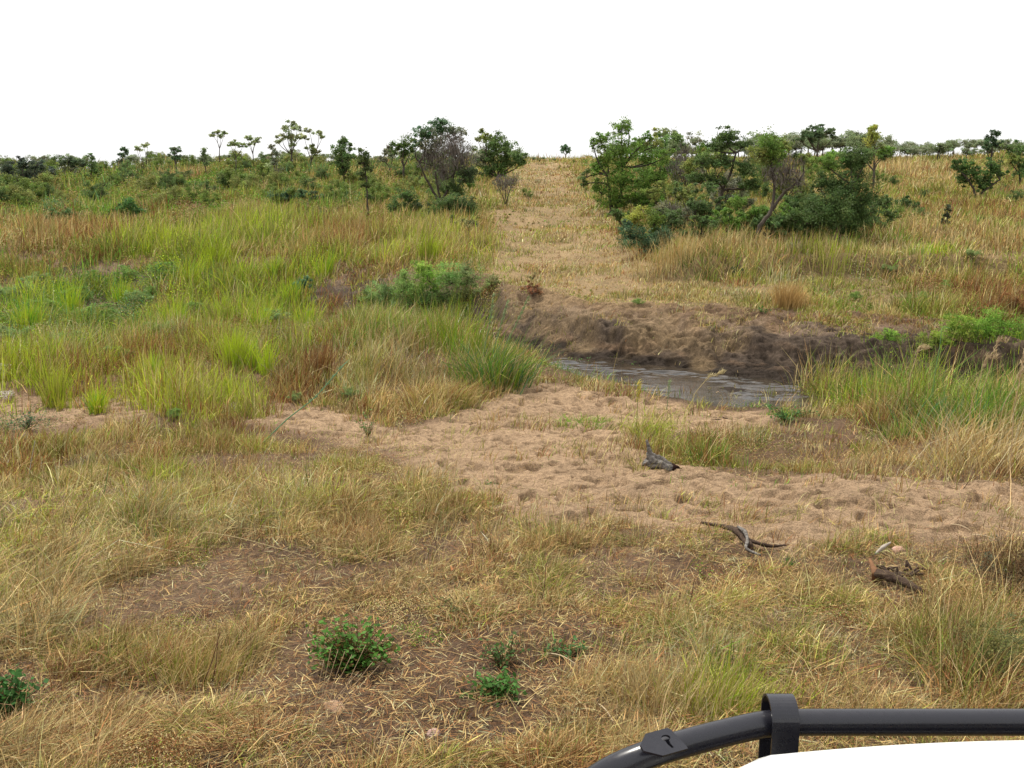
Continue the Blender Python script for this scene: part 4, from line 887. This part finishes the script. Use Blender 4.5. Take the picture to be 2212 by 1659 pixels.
def stalk(name, label, pts, rad, colr, head=0, Y=None, cat="grass stalk", group=None, hc=None):
    """a single stem in its own upright plane; pts in photo px, first on the ground"""
    b = at(*pts[0]) if Y is None else atY(pts[0][0], pts[0][1], Y); yb = b[1]
    P = [b] + [atY(q[0], q[1], yb + (q[2] if len(q) > 2 else 0)) for q in pts[1:]]; P = np.array(P)
    t = np.linspace(0, len(P) - 1, len(P) * 4); f = np.array([np.interp(t, np.arange(len(P)), P[:, k]) for k in range(3)]).T
    f[1:-1] = (f[:-2] + 2 * f[1:-1] + f[2:]) / 4
    acc = Acc(); px = zc(b) / FPX; rad = max(rad, px * .42)
    tube(acc, f, np.linspace(rad, rad * .6, len(f)), 5, colr)
    if head:
        rs = RS(int(pts[0][0])); m = int(head * 60); k = len(f) - 1 - (rs.rand(m) ** 1.2 * len(f) * .4).astype(int)
        H0 = f[k] + rs.randn(m, 3) * .012
        blades(acc, H0, np.full(m, .09), np.full(m, max(.004, px * .6)), rs.normal(.2, .6, m), rs.uniform(.5, 1.5, m), np.tile(hc if hc is not None else colr, (m, 1)) * rs.uniform(.7, 1.2, (m, 1)), rs)
    return prop(acc.build(name, M_GRASS, origin=b), label, cat, group)
sc_ = (.52, .42, .22)
G = "long dry stems over the foreground grass"
stalk("bent_straw", "long pale straw bent sharply over, lying across left foreground", [(415, 1205), (430, 1146), (520, 1162), (640, 1195), (705, 1220), (745, 1246)], .003, sc_, group=G)
stalk("grass_stalk", "thick pale dry stalk leaning right on the left bank", [(272, 1020), (296, 980), (320, 938)], .006, sc_, group=G)
stalk("grass_stalk", "grey upright stalk at the far left of near bank", [(62, 1030), (68, 990), (76, 952)], .005, (.4, .4, .33), group=G)
stalk("grass_stalk", "green upright leaf stalk left of the bent straw", [(218, 1100), (228, 1050), (236, 1000)], .006, (.14, .24, .08), group=G)
stalk("reed_leaf", "long blue-green reed leaning over the left sand patch", [(560, 965), (620, 905), (680, 860), (745, 785)], .010, (.16, .30, .16), head=.6, cat="reed", group="leaning reeds")
stalk("grass_stalk", "long thin green-tan stem leaning from the bent straw to the reed", [(535, 1050), (570, 980), (620, 912)], .003, (.4, .36, .2), group=G)
stalk("grass_stalk", "pale stem leaning right at middle of near bank", [(680, 985), (700, 955), (722, 928)], .003, sc_, group=G)
for i, (x0, x1, y1, ds) in enumerate([(1010, 1065, 640, "leftmost"), (1030, 1095, 655, "second from left"), (1050, 1140, 645, "rightmost")]):
    stalk("tall_reed", f"tall feather-topped reed stem, {ds} of three above the deep green clump", [(x0 + 30, 820), (x0 + 35, 760), ((x0 + x1) / 2 + 20, 700), (x1, y1)], .012, (.20, .27, .12), head=1.2, cat="reed", group="reed stems over the deep green clump")
TS = [(2085, 965, 2100, 860, 2130, 770, "third from right edge"), (2180, 1060, 2190, 880, 2212, 760, "at the right edge"), (2150, 1000, 2165, 880, 2205, 800, "second from right edge"), (1960, 900, 1962, 820, 1985, 750, "nearest the water"), (2010, 900, 2020, 800, 2035, 705, "green-stemmed, below the leafy tangle"), (2110, 960, 2120, 850, 2155, 735, "arching, between the two straw ones")]
for a in TS:
    gc = "green" in a[6]
    stalk("seed_stalk", f"tall seed-headed grass stalk on right bank, {a[6]}", [(a[0], a[1]), (a[2], a[3]), ((a[2] + a[4]) / 2 + 2, (a[3] + a[5]) / 2), (a[4], a[5]), (a[4] + 18, a[5] + 4)], .005, (.2, .36, .14) if gc else (.48, .34, .2), head=0 if gc else 1.1, group="tall seed-headed stalks on the right bank", hc=(.42, .32, .18))
stalk("seed_stalk", "thin arching straw stalk standing in front of the water", [(1485, 900), (1500, 850), (1530, 815), (1560, 806)], .004, (.5, .42, .22), head=1.2, hc=(.5, .42, .22))
stalk("seed_stalk", "spindly yellow-flowered stem in front of the stream", [(1375, 935), (1377, 880), (1378, 830)], .005, (.24, .26, .08), head=1.2, hc=(.5, .42, .08), cat="weed")
stalk("seed_stalk", "short leafy stem right of the yellow-flowered one by water", [(1440, 890), (1443, 860), (1445, 825)], .004, (.2, .26, .12), head=.5, cat="weed")
FT = [(700, 1585, 755, 1390), (705, 1590, 785, 1400), (710, 1590, 735, 1430), (720, 1600, 800, 1380), (700, 1600, 845, 1370)]
rs = RS(9)
for i in range(9):
    x0 = 700 + rs.uniform(-8, 12); x1 = 720 + i * 15
    stalk("grass_stalk", "tall thin straw stem in the fan near the lower left, " + ["leftmost", "second from left", "third from left", "fourth from left", "middle", "sixth from left", "third from right", "second from right", "rightmost"][i],
          [(x0, 1600), ((x0 * .55 + x1 * .45) - 25, 1520), (x1 - 20, 1400 + rs.uniform(-10, 60))], .0018, (.5, .36, .22), group="fan of straw stems near the lower left")
for i, (x0, y0, x1, y1, ds) in enumerate([(430, 1500, 476, 1365, "left of the leafy weed, taller"), (455, 1485, 470, 1390, "left of the leafy weed, shorter"), (1165, 1320, 1180, 1215, "middle foreground"), (945, 1200, 930, 1140, "left middle of near bank"), (1020, 1210, 1015, 1150, "beside the straw fan at mid bank"), (1480, 1330, 1500, 1250, "above the small creeping weed")]):
    stalk("dark_stem", f"thin dark reddish stem, {ds}", [(x0, y0), ((x0 + x1) / 2 + 4, (y0 + y1) / 2), (x1, y1)], .003, (.10, .04, .03), cat="dry stem", group="dark reddish stems in the foreground")
for x, y, h, ds in [(5, 820, 36, "largest, at the left edge"), (12, 868, 24, "lower one at the left edge"), (505, 892, 22, "at the foot of the lime tuft"), (366, 882, 20, "beside the left sand patch"), (25, 860, 16, "small, just right of the edge ones"), (480, 884, 12, "tiny, left of the lime tuft's foot")]:
    b = at(x, y); p22 = zc(b) / FPX * S22; acc = Acc(); rs = RS(x); n = int(h * 7)
    P = b + np.stack([rs.randn(n) * h * .22 * p22, rs.randn(n) * .03, rs.uniform(.25, 1, n) * h * p22], 1)
    tube(acc, [b, b + [0, 0, h * p22]], [.004, .003], 5, (.3, .3, .2)); leaves(acc, P, .022, np.tile((.72, .68, .64), (n, 1)) * rs.uniform(.7, 1.1, (n, 1)), rs)
    prop(acc.build("white_flower", M_GRASS, origin=b), f"fluffy white flower head, {ds}", "flower", "fluffy white flower heads by the left sand")

def weed(label, base, w, h, n, colr, lsz, seed, cat="weed", name="leafy_weed", brown=.12, group=None):
    rs = RS(seed); b = at(*base); p22 = zc(b) / FPX * S22
    e = empty(name, b, label, cat, group); st, lf = Acc(), Acc()
    ns = max(6, n // 16); tips = []
    for k in range(ns):
        a = rs.uniform(0, 6.28); rr = w * p22 * .5 * rs.uniform(.3, 1)
        t = b + np.array([math.cos(a) * rr, math.sin(a) * rr * .8, h * p22 * rs.uniform(.35, 1) * (1 - .45 * rr / (w * p22 * .5))])
        pts = bez(b, t, rs, .1, 6, .12); tube(st, pts, np.linspace(.004, .0018, 6), 5, (.13, .07, .035), cap=False); tips.append(pts)
    P = []
    for k in range(n):
        pts = tips[rs.randint(ns)]; i = 1 + rs.randint(5); P.append(pts[i] + rs.randn(3) * lsz * .6)
    P = np.array(P); P[:, 2] = np.maximum(P[:, 2], H(P[:, 0], P[:, 1]) + .01)
    col = np.array(colr) * rs.uniform(.6, 1.35, (n, 1)); bm = rs.rand(n) < brown; col[bm] = np.array([.17, .11, .035]) * rs.uniform(.7, 1.2, (bm.sum(), 1))
    leaves(lf, P, lsz * rs.uniform(.6, 1.3, n), np.clip(col, .01, .7), rs, 1.2, .6)
    st.build("stem", M_GRASS, e, b); lf.build("foliage", M_LEAF, e, b); return e
weed("largest leafy green weed with some brown leaves, left of centre foreground", (765, 1445), 210, 130, 1300, (.085, .20, .03), .036, 1, brown=.2)
weed("low creeping green weed left of the vehicle's bar", (1070, 1505), 150, 60, 620, (.075, .18, .035), .033, 2, brown=.05)
weed("upright thin weed growing out behind the creeping one", (1085, 1445), 120, 105, 230, (.08, .15, .04), .026, 3)
weed("small bright green seedling plant right of the creeping weed", (1225, 1422), 110, 45, 170, (.07, .18, .05), .028, 4)
weed("dark green weed cut off by the left edge", (15, 1545), 140, 120, 700, (.05, .14, .03), .038, 5)
weed("spindly dark-stemmed weed above the creeping weed", (988, 1325), 130, 70, 130, (.12, .15, .05), .02, 6)
weed("tiny yellow-green sprout in bare soil left of centre", (660, 1590), 30, 40, 22, (.2, .28, .05), .018, 7)
weed("single orange-tipped leafy sprig in right middle grass", (1522, 1265), 40, 60, 45, (.14, .22, .03), .026, 8, brown=.25)
weed("small dark green plant on the bare bank's brow", (1648, 680), 26, 22, 60, (.06, .15, .03), .06, 9, brown=0)
weed("green weed on the mud beside the far water edge, left one", (1255, 790), 60, 26, 90, (.09, .2, .05), .05, 10, brown=0)
weed("small green weed on mud at the far water edge, right one", (1365, 795), 50, 14, 50, (.12, .24, .05), .05, 11, brown=0)
weed("lacy green bush trailing at the right end of the water", (1700, 912), 130, 50, 420, (.08, .19, .05), .04, 12, brown=0)
weed("dull green herb at left edge of the near bank", (58, 930), 90, 60, 300, (.08, .14, .07), .035, 13, brown=0)
weed("green herb at the left end of the open sand", (795, 945), 60, 70, 160, (.11, .19, .05), .035, 14, brown=.05)
weed("low green creeper in the sand right of the centre herb", (1065, 1052), 50, 12, 50, (.08, .17, .04), .03, 15, brown=0)

# ------------------------------------------------------------------ dead wood and stones
def rough(acc, pts, rad, sides=14, amp=.2, seed=0, nseg=26, flat=1.):
    pts = np.asarray(pts, float); k = len(pts); t = np.linspace(0, k - 1, nseg)
    f = np.array([np.interp(t, np.arange(k), pts[:, i]) for i in range(3)]).T
    for _ in range(3): f[1:-1] = (f[:-2] + 2 * f[1:-1] + f[2:]) / 4
    r = np.interp(t, np.arange(k), rad); n0 = acc.n
    a = Acc(); tube(a, f, r, sides, (.2, .2, .2)); v = a.v[0]
    th = np.tile(np.arange(sides), nseg); sg = np.repeat(np.arange(nseg), sides)
    c = np.repeat(f, sides, 0); m = nseg * sides
    dsp = 1 + amp * (2 * vn(th * .9 + seed, sg * .22 + seed, 5) - 1) + amp * .6 * (2 * vn(th * 2.1 + seed, sg * .6, 6) - 1)
    v[:m] = c + (v[:m] - c) * dsp[:, None]; v[m:] = np.stack([f[0], f[-1]])
    acc.add(v, a.t[0], (.2, .2, .2))
def G3(px, py, lift=0.): p = at(px, py); p[2] += lift; return p
def PL(px, py, Y): return atY(px, py, Y)

b = at(1425, 1018); yb = b[1]
e = empty("driftwood", b, "grey forked piece of driftwood lying on the open sand", "driftwood")
a = Acc()
rough(a, [PL(1387, 1004, yb), PL(1400, 999, yb), PL(1420, 1003, yb), PL(1440, 1010, yb), PL(1460, 1016, yb)], [.018, .05, .056, .054, .05], seed=3, amp=.3)
rough(a, [PL(1411, 1000, yb), PL(1404, 983, yb + .02), PL(1401, 968, yb + .04), PL(1397, 950, yb + .06)], [.055, .036, .024, .012], seed=9, amp=.3)
rough(a, [PL(1405, 982, yb + .02), PL(1424, 993, yb + .04), PL(1450, 1008, yb + .05)], [.028, .045, .035], seed=12, amp=.3)
a.build("wood", M_DEAD, e, b, smooth=True)
a = Acc(); rough(a, [PL(1450, 1012, yb - .01), PL(1462, 1016, yb), PL(1474, 1021, yb)], [.052, .05, .028], seed=5, amp=.45, nseg=14)
a.build("rotten_end", M_CHAR, e, b, smooth=True)

b = at(1600, 1175); e = empty("fallen_branch", b, "dark thin forked branch lying along the edge of the sand", "branch")
a = Acc()
rough(a, [G3(1515, 1143, .06), G3(1560, 1155, .08), G3(1590, 1168, .09), G3(1622, 1196, .06)], [.010, .022, .036, .026], 8, .35, 1)
rough(a, [G3(1600, 1176, .08), G3(1628, 1190, .07), G3(1665, 1196, .06), G3(1702, 1190, .05)], [.024, .018, .013, .007], 8, .3, 2)
a.build("wood", M_DEADB, e, b, smooth=True)
a = Acc(); rough(a, [G3(1592, 1170, .13), G3(1608, 1180, .13), G3(1614, 1194, .10), G3(1608, 1204, .07), G3(1642, 1216, .06)], [.010, .016, .015, .012, .008], 8, .3, 4)
a.build("bare_fork", M_DEAD, e, b, smooth=True)

b = at(1935, 1262); e = empty("broken_log", b, "broken brown log with orange end half buried in right foreground grass", "log")
a = Acc(); rough(a, [G3(1893, 1264, .08), G3(1920, 1270, .08), G3(1950, 1278, .07), G3(1990, 1290, .04)], [.038, .034, .03, .02], 14, .2, 3)
a.build("wood", M_DEADB, e, b, smooth=True)
M_OR = stonemat("fresh_broken_wood", (.09, .04, .02), (.2, .10, .045))
a = Acc(); rough(a, [G3(1876, 1240, .12), G3(1884, 1252, .09), G3(1894, 1262, .05)], [.008, .022, .044], 12, .35, 5, 10); a.build("split_end", M_OR, e, b, smooth=True)
rs = RS(5); a = Acc()
for k in range(26):
    p = G3(1905 + rs.rand() * 90, 1242 + rs.rand() * 22, .06); q = p + np.array([rs.uniform(-.08, .08), rs.uniform(-.05, .05), rs.uniform(-.02, .05)])
    a = Acc(); rough(a, [p, q], [.012, .006], 6, .3, k, 5); a.build('bark_chip', M_DEADB, e, b)
a = Acc(); rough(a, [G3(1890, 1208, .04), G3(1905, 1198, .06), G3(1922, 1188, .06)], [.008, .020, .008], 10, .3, 2, 14)
prop(a.build("bleached_stick", mat("bleached_wood", .8, .2, None, (.32, .28, .235)), origin=(0, 0, 0), smooth=True), "short bleached white stick at the sand edge beside a pink stone", "stick")
a = Acc()
for p0, p1, s in [((1523, 911), (1575, 914), 1), ((1540, 906), (1572, 908), 2)]: rough(a, [G3(*p0, .02), G3((p0[0] + p1[0]) / 2, (p0[1] + p1[1]) / 2 - 1, .04), G3(*p1, .02)], [.01, .016, .008], 6, .3, s, 10)
prop(a.build("dead_stick", M_DEADB, smooth=True), "pair of crossed dark sticks lying on sand near the water", "stick")
rs = RS(77); k = 0
for i, (x, y, ln, sl, ds) in enumerate([(1240, 1305, 30, -.6, "in the middle of the open sand"), (1085, 1205, 24, .2, "on the left part of the sand"), (1660, 1180, 40, .3, "at the sand's lower right"), (2100, 1160, 60, .25, "across the right sand"), (2050, 1138, 50, .3, "uppermost on the right sand"), (1180, 1420, 70, .4, "right of the largest weed"), (1290, 1530, 40, 1.2, "above the bar's left end")]):
    p = G3(x, y, .02); q = G3(x + ln, y + ln * sl, .02); a = Acc(); rough(a, [p, (p + q) / 2 + [0, 0, .03], q], [.004, .004, .002], 5, .2, i, 8)
    a.t and prop(a.build("dry_twig", mat("straw_twig", .8, .1, None, (.5, .4, .26)) if i == 0 else bpy.data.materials["straw_twig"]), f"thin pale twig lying {ds}", "twig", "thin pale twigs on the ground")

def stone(label, px, py, w, m, seed, hf=.7):
    b = at(px, py); p = zc(b) / FPX * S22; r = w * p * .5
    bm = bmesh.new(); bmesh.ops.create_icosphere(bm, subdivisions=3, radius=1)
    rs = RS(seed); pl = rs.randn(9, 3); pl /= np.linalg.norm(pl, axis=1)[:, None]; d = rs.uniform(.62, .9, 9)
    for v in bm.verts:
        c = np.array(v.co)
        for q, dd in zip(pl, d):
            s = c @ q
            if s > dd: c = c - q * (s - dd) * .9
        c = c * (1 + .06 * (2 * float(vn(c[0] * 3 + seed, c[1] * 3 + c[2] * 2)) - 1)); v.co = Vector((c[0] * r, c[1] * r * .85, c[2] * r * hf))
    me = bpy.data.meshes.new("stone"); bm.to_mesh(me); bm.free(); me.materials.append(m)
    o = bpy.data.objects.new("stone", me); SC.collection.objects.link(o); o.location = (*b[:2], b[2] + r * hf * .4); o.rotation_euler = (0, 0, rs.uniform(0, 6))
    prop(o, label, "stone")
PK = stonemat("pink_stone", (.34, .22, .18), (.52, .38, .33)); BRS = stonemat("brown_stone", (.22, .13, .09), (.36, .22, .16)); BKS = stonemat("dark_stone", (.015, .013, .013), (.05, .045, .04))
stone("pale pink stone at the bottom, left of centre", 938, 1592, 34, PK, 1)
stone("nearly black stone left of the pale pink one", 884, 1590, 24, BKS, 2, .9)
stone("small brown round stone below the largest weed", 795, 1535, 20, BRS, 3, .8)
stone("flat pinkish stone beside the bleached stick", 1940, 1192, 30, stonemat("dull_pink_stone", (.42, .24, .18), (.52, .32, .25)), 4, .55)
stone("flat orange-brown slab flush with soil left of the brown stone", 720, 1530, 60, stonemat("tan_stone", (.26, .165, .10), (.34, .22, .14)), 5, .25)
stone("tiny white pebble in the middle of the open sand", 1198, 1075, 8, stonemat("white_pebble", (.6, .55, .5), (.8, .76, .7)), 6)

# ------------------------------------------------------------------ the vehicle the view is taken from
def _paint(m, nt, b):
    b.inputs["Coat Weight"].default_value = .6; b.inputs["Coat Roughness"].default_value = .08
M_WHITE = mat("white_car_paint", .3, .5, _paint, (.86, .88, .88))
def _blk(m, nt, b):
    n = noise(nt, 60, 5, .6); nt.links.new(ramp(nt, n, [(.3, .22), (.7, .36)]), b.inputs["Roughness"]); b.inputs["Coat Weight"].default_value = .15
    bump(nt, b, noise(nt, 220, 2, .5), .02, .001)
M_BAR = mat("black_powder_coated_steel", .34, .5, _blk, (.014, .014, .02))
M_RUB = mat("tyre_rubber", .85, .2, None, (.02, .02, .02)); M_GLS = mat("lamp_glass", .1, .6, None, (.6, .62, .62))
M_SIL = mat("silver_rim", .35, .5, None, (.5, .5, .5))
veh = empty("safari_vehicle", (1.2, 1.0, 0), "white open safari vehicle with black bull bar at lower right", "vehicle")
VO = (1.2, 1.0, 0)
def grid_obj(name, nx, ny, f, m, parent, thick=0.):
    bm = bmesh.new(); vs = [[bm.verts.new(Vector(f(i / nx, j / ny)) - Vector(VO)) for j in range(ny + 1)] for i in range(nx + 1)]
    for i in range(nx):
        for j in range(ny): bm.faces.new((vs[i][j], vs[i + 1][j], vs[i + 1][j + 1], vs[i][j + 1]))
    bmesh.ops.recalc_face_normals(bm, faces=bm.faces)
    if thick: bmesh.ops.solidify(bm, geom=bm.faces[:], thickness=thick)
    me = bpy.data.meshes.new(name); bm.to_mesh(me); bm.free(); me.materials.append(m)
    for p in me.polygons: p.use_smooth = True
    o = bpy.data.objects.new(name, me); SC.collection.objects.link(o); o.parent = parent; return o
BX0, BX1, BY0, BY1, BZ = .37, 1.98, -.2, 1.965, 1.30
def bon(u, v):
    # super-ellipse plan, crowned top rolling down at the rim
    s, t = 2 * u - 1, v
    R = .30; x = (BX0 + BX1) / 2 + s * (BX1 - BX0) / 2; y = BY0 + t * (BY1 - BY0)
    hw = (BX1 - BX0) / 2; dy = max(0, y - (BY1 - R)) / R
    fr = 1 - .26 * (1 - math.sqrt(max(0, 1 - min(1, dy) ** 2)))
    x = (BX0 + BX1) / 2 + s * hw * fr; y -= .05 * s * s * dy
    e = max(0, (abs(s) - .9) / .1); e2 = max(0, (t - .97) / .03)
    z = BZ - .018 * s * s - .03 * e ** 2 - .03 * e2 ** 2
    return (x, y, z)
grid_obj("bonnet", 60, 60, bon, M_WHITE, veh, -.02)
def box(name, x0, x1, y0, y1, z0, z1, m, parent, bev=.03):
    bm = bmesh.new(); bmesh.ops.create_cube(bm, size=1)
    for v in bm.verts: v.co = Vector(((x0 + x1) / 2 + v.co.x * (x1 - x0), (y0 + y1) / 2 + v.co.y * (y1 - y0), (z0 + z1) / 2 + v.co.z * (z1 - z0))) - Vector(VO)
    bmesh.ops.bevel(bm, geom=bm.edges[:], offset=bev, segments=3, affect='EDGES')
    me = bpy.data.meshes.new(name); bm.to_mesh(me); bm.free(); me.materials.append(m)
    o = bpy.data.objects.new(name, me); SC.collection.objects.link(o); o.parent = parent; return o
bd = box("body", BX0 + .06, BX1 - .06, BY0, BY1 - .16, .55, BZ - .055, M_WHITE, veh)
box("grille", BX0 + .35, BX1 - .35, BY1 - .165, BY1 - .135, .75, BZ - .2, M_BAR, veh, .008)
box("bumper", BX0 - .02, BX1 + .02, BY1 - .1, BY1 + .08, .5, .68, M_BAR, veh, .02)
for x in (BX0 + .2, BX1 - .2):
    a = Acc(); tube(a, np.array([(x, BY1 - .18, .98), (x, BY1 - .12, .98)]), .09, 24, (.5, .5, .5)); a.build("headlight", M_GLS, veh, VO)
for x in (BX0 + .02, BX1 - .02):
    a = Acc(); tube(a, np.array([(x - .11, 1.15, .38), (x - .09, 1.15, .38), (x + .09, 1.15, .38), (x + .11, 1.15, .38)]), [.34, .38, .38, .34], 32, (.5, .5, .5)); wh = a.build("wheel", M_RUB, veh, VO)
    a = Acc(); tube(a, np.array([(x - .115, 1.15, .38), (x + .115, 1.15, .38)]), .2, 24, (.5, .5, .5)); a.build("rim", M_SIL, wh, VO)
def onz(px, py, z):
    u, fy, fz = ray(px, py); k = (z - EYE) / fz; return np.array([u * k, fy * k, z])
ZB = 1.20
pl = [onz(1215, 1760, ZB - .20), onz(1262, 1698, ZB - .09), onz(1330, 1656, ZB - .03), onz(1420, 1622, ZB), onz(1540, 1589, ZB), onz(1650, 1563, ZB), onz(1720, 1560, ZB), onz(1900, 1560, ZB), onz(2212, 1560, ZB)]
cx = (BX0 + BX1) / 2
right = [np.array([2 * cx - p[0], p[1], p[2]]) for p in pl[:7][::-1]]
pts = np.array(pl[:8] + [np.array([cx, pl[7][1], ZB])] + right)
pts = np.concatenate([[pts[0] + [-.02, -.02, -.5]], pts, [pts[-1] + [.02, -.02, -.5]]])
d = np.r_[0, np.cumsum(np.linalg.norm(np.diff(pts, axis=0), axis=1))]; tt = np.linspace(0, d[-1], 160)
f = np.array([np.interp(tt, d, pts[:, k]) for k in range(3)]).T
for _ in range(4): f[1:-1] = (f[:-2] + f[1:-1] * 2 + f[2:]) / 4
a = Acc(); tube(a, f, .0315, 32, (.02,) * 3); bar = a.build("bull_bar", M_BAR, veh, VO, smooth=True)
def strap(px, parent):
    c = onz(px, 1560, ZB) if px < 9000 else None
    return c
def strap_at(X, yb):
    w, th, R = .032, .006, .050; prof = [(yb + R, ZB - .55)] + [(yb + R * math.cos(q), ZB + .012 + R * math.sin(q)) for q in np.linspace(0, math.pi, 20)] + [(yb - R, ZB - .06), (yb - R + .01, ZB - .12), (yb - R + .05, ZB - .55)]
    bm = bmesh.new(); P = [Vector((0, q[0], q[1])) for q in prof]; rows = []
    for k, p in enumerate(P):
        t = (P[min(k + 1, len(P) - 1)] - P[max(k - 1, 0)]).normalized(); n = Vector((0, t.z, -t.y))
        rows.append([bm.verts.new(Vector((X + sx * w, p.y, p.z)) + n * th * sn - Vector(VO)) for sx, sn in ((-1, 0), (1, 0), (1, 1), (-1, 1))])
    for r0, r1 in zip(rows, rows[1:]):
        for k in range(4): bm.faces.new((r0[k], r0[(k + 1) % 4], r1[(k + 1) % 4], r1[k]))
    bm.faces.new(rows[0]); bm.faces.new(rows[-1]); bmesh.ops.recalc_face_normals(bm, faces=bm.faces)
    me = bpy.data.meshes.new("upright_strap"); bm.to_mesh(me); bm.free(); me.materials.append(M_BAR)
    o = bpy.data.objects.new("upright_strap", me); SC.collection.objects.link(o); o.parent = bar
xs = onz(1684, 1560, ZB); strap_at(xs[0], xs[1]); strap_at(2 * cx - xs[0], xs[1])
# keyhole bracket plate welded on the sloping part
def bracket(mirror):
    c = onz(1424, 1622, ZB); c = c + np.array([0, -.018, .020])
    tg = onz(1500, 1600, ZB) - onz(1380, 1634, ZB); tg = Vector(tg).normalized()
    nrm = Vector((-.08, -.42, .9)); nrm = (nrm - tg * nrm.dot(tg)).normalized(); vv = nrm.cross(tg)
    outer = [(-.058, -.012), (-.022, -.036), (.045, -.036), (.045, -.028), (.034, .022), (.028, .028), (-.03, .028), (-.058, .004)]
    hole = []
    for q in np.linspace(-60, 240, 22): hole.append((.010 + .0115 * math.cos(math.radians(q)), .004 + .0085 * math.sin(math.radians(q))))
    hole += [(.0045, -.012), (.009, -.024), (.0145, -.024), (.0125, -.012)]
    bm = bmesh.new(); ed = []
    for lp in (outer, hole):
        vs = [bm.verts.new(Vector(c) + tg * x + vv * y + nrm * .024) for x, y in lp]; ed += [bm.edges.new((vs[k], vs[(k + 1) % len(vs)])) for k in range(len(vs))]
    bmesh.ops.triangle_fill(bm, edges=ed, use_beauty=True)
    g = bmesh.ops.extrude_face_region(bm, geom=bm.faces[:]); bmesh.ops.translate(bm, verts=[v for v in g['geom'] if isinstance(v, bmesh.types.BMVert)], vec=-nrm * .006)
    bmesh.ops.recalc_face_normals(bm, faces=bm.faces)
    if mirror:
        for v in bm.verts: v.co.x = 2 * cx - v.co.x
        bmesh.ops.reverse_faces(bm, faces=bm.faces)
    for v in bm.verts: v.co -= Vector(VO)
    me = bpy.data.meshes.new("keyhole_bracket"); bm.to_mesh(me); bm.free(); me.materials.append(M_BAR)
    o = bpy.data.objects.new("keyhole_bracket", me); SC.collection.objects.link(o); o.parent = bar
bracket(False); bracket(True)
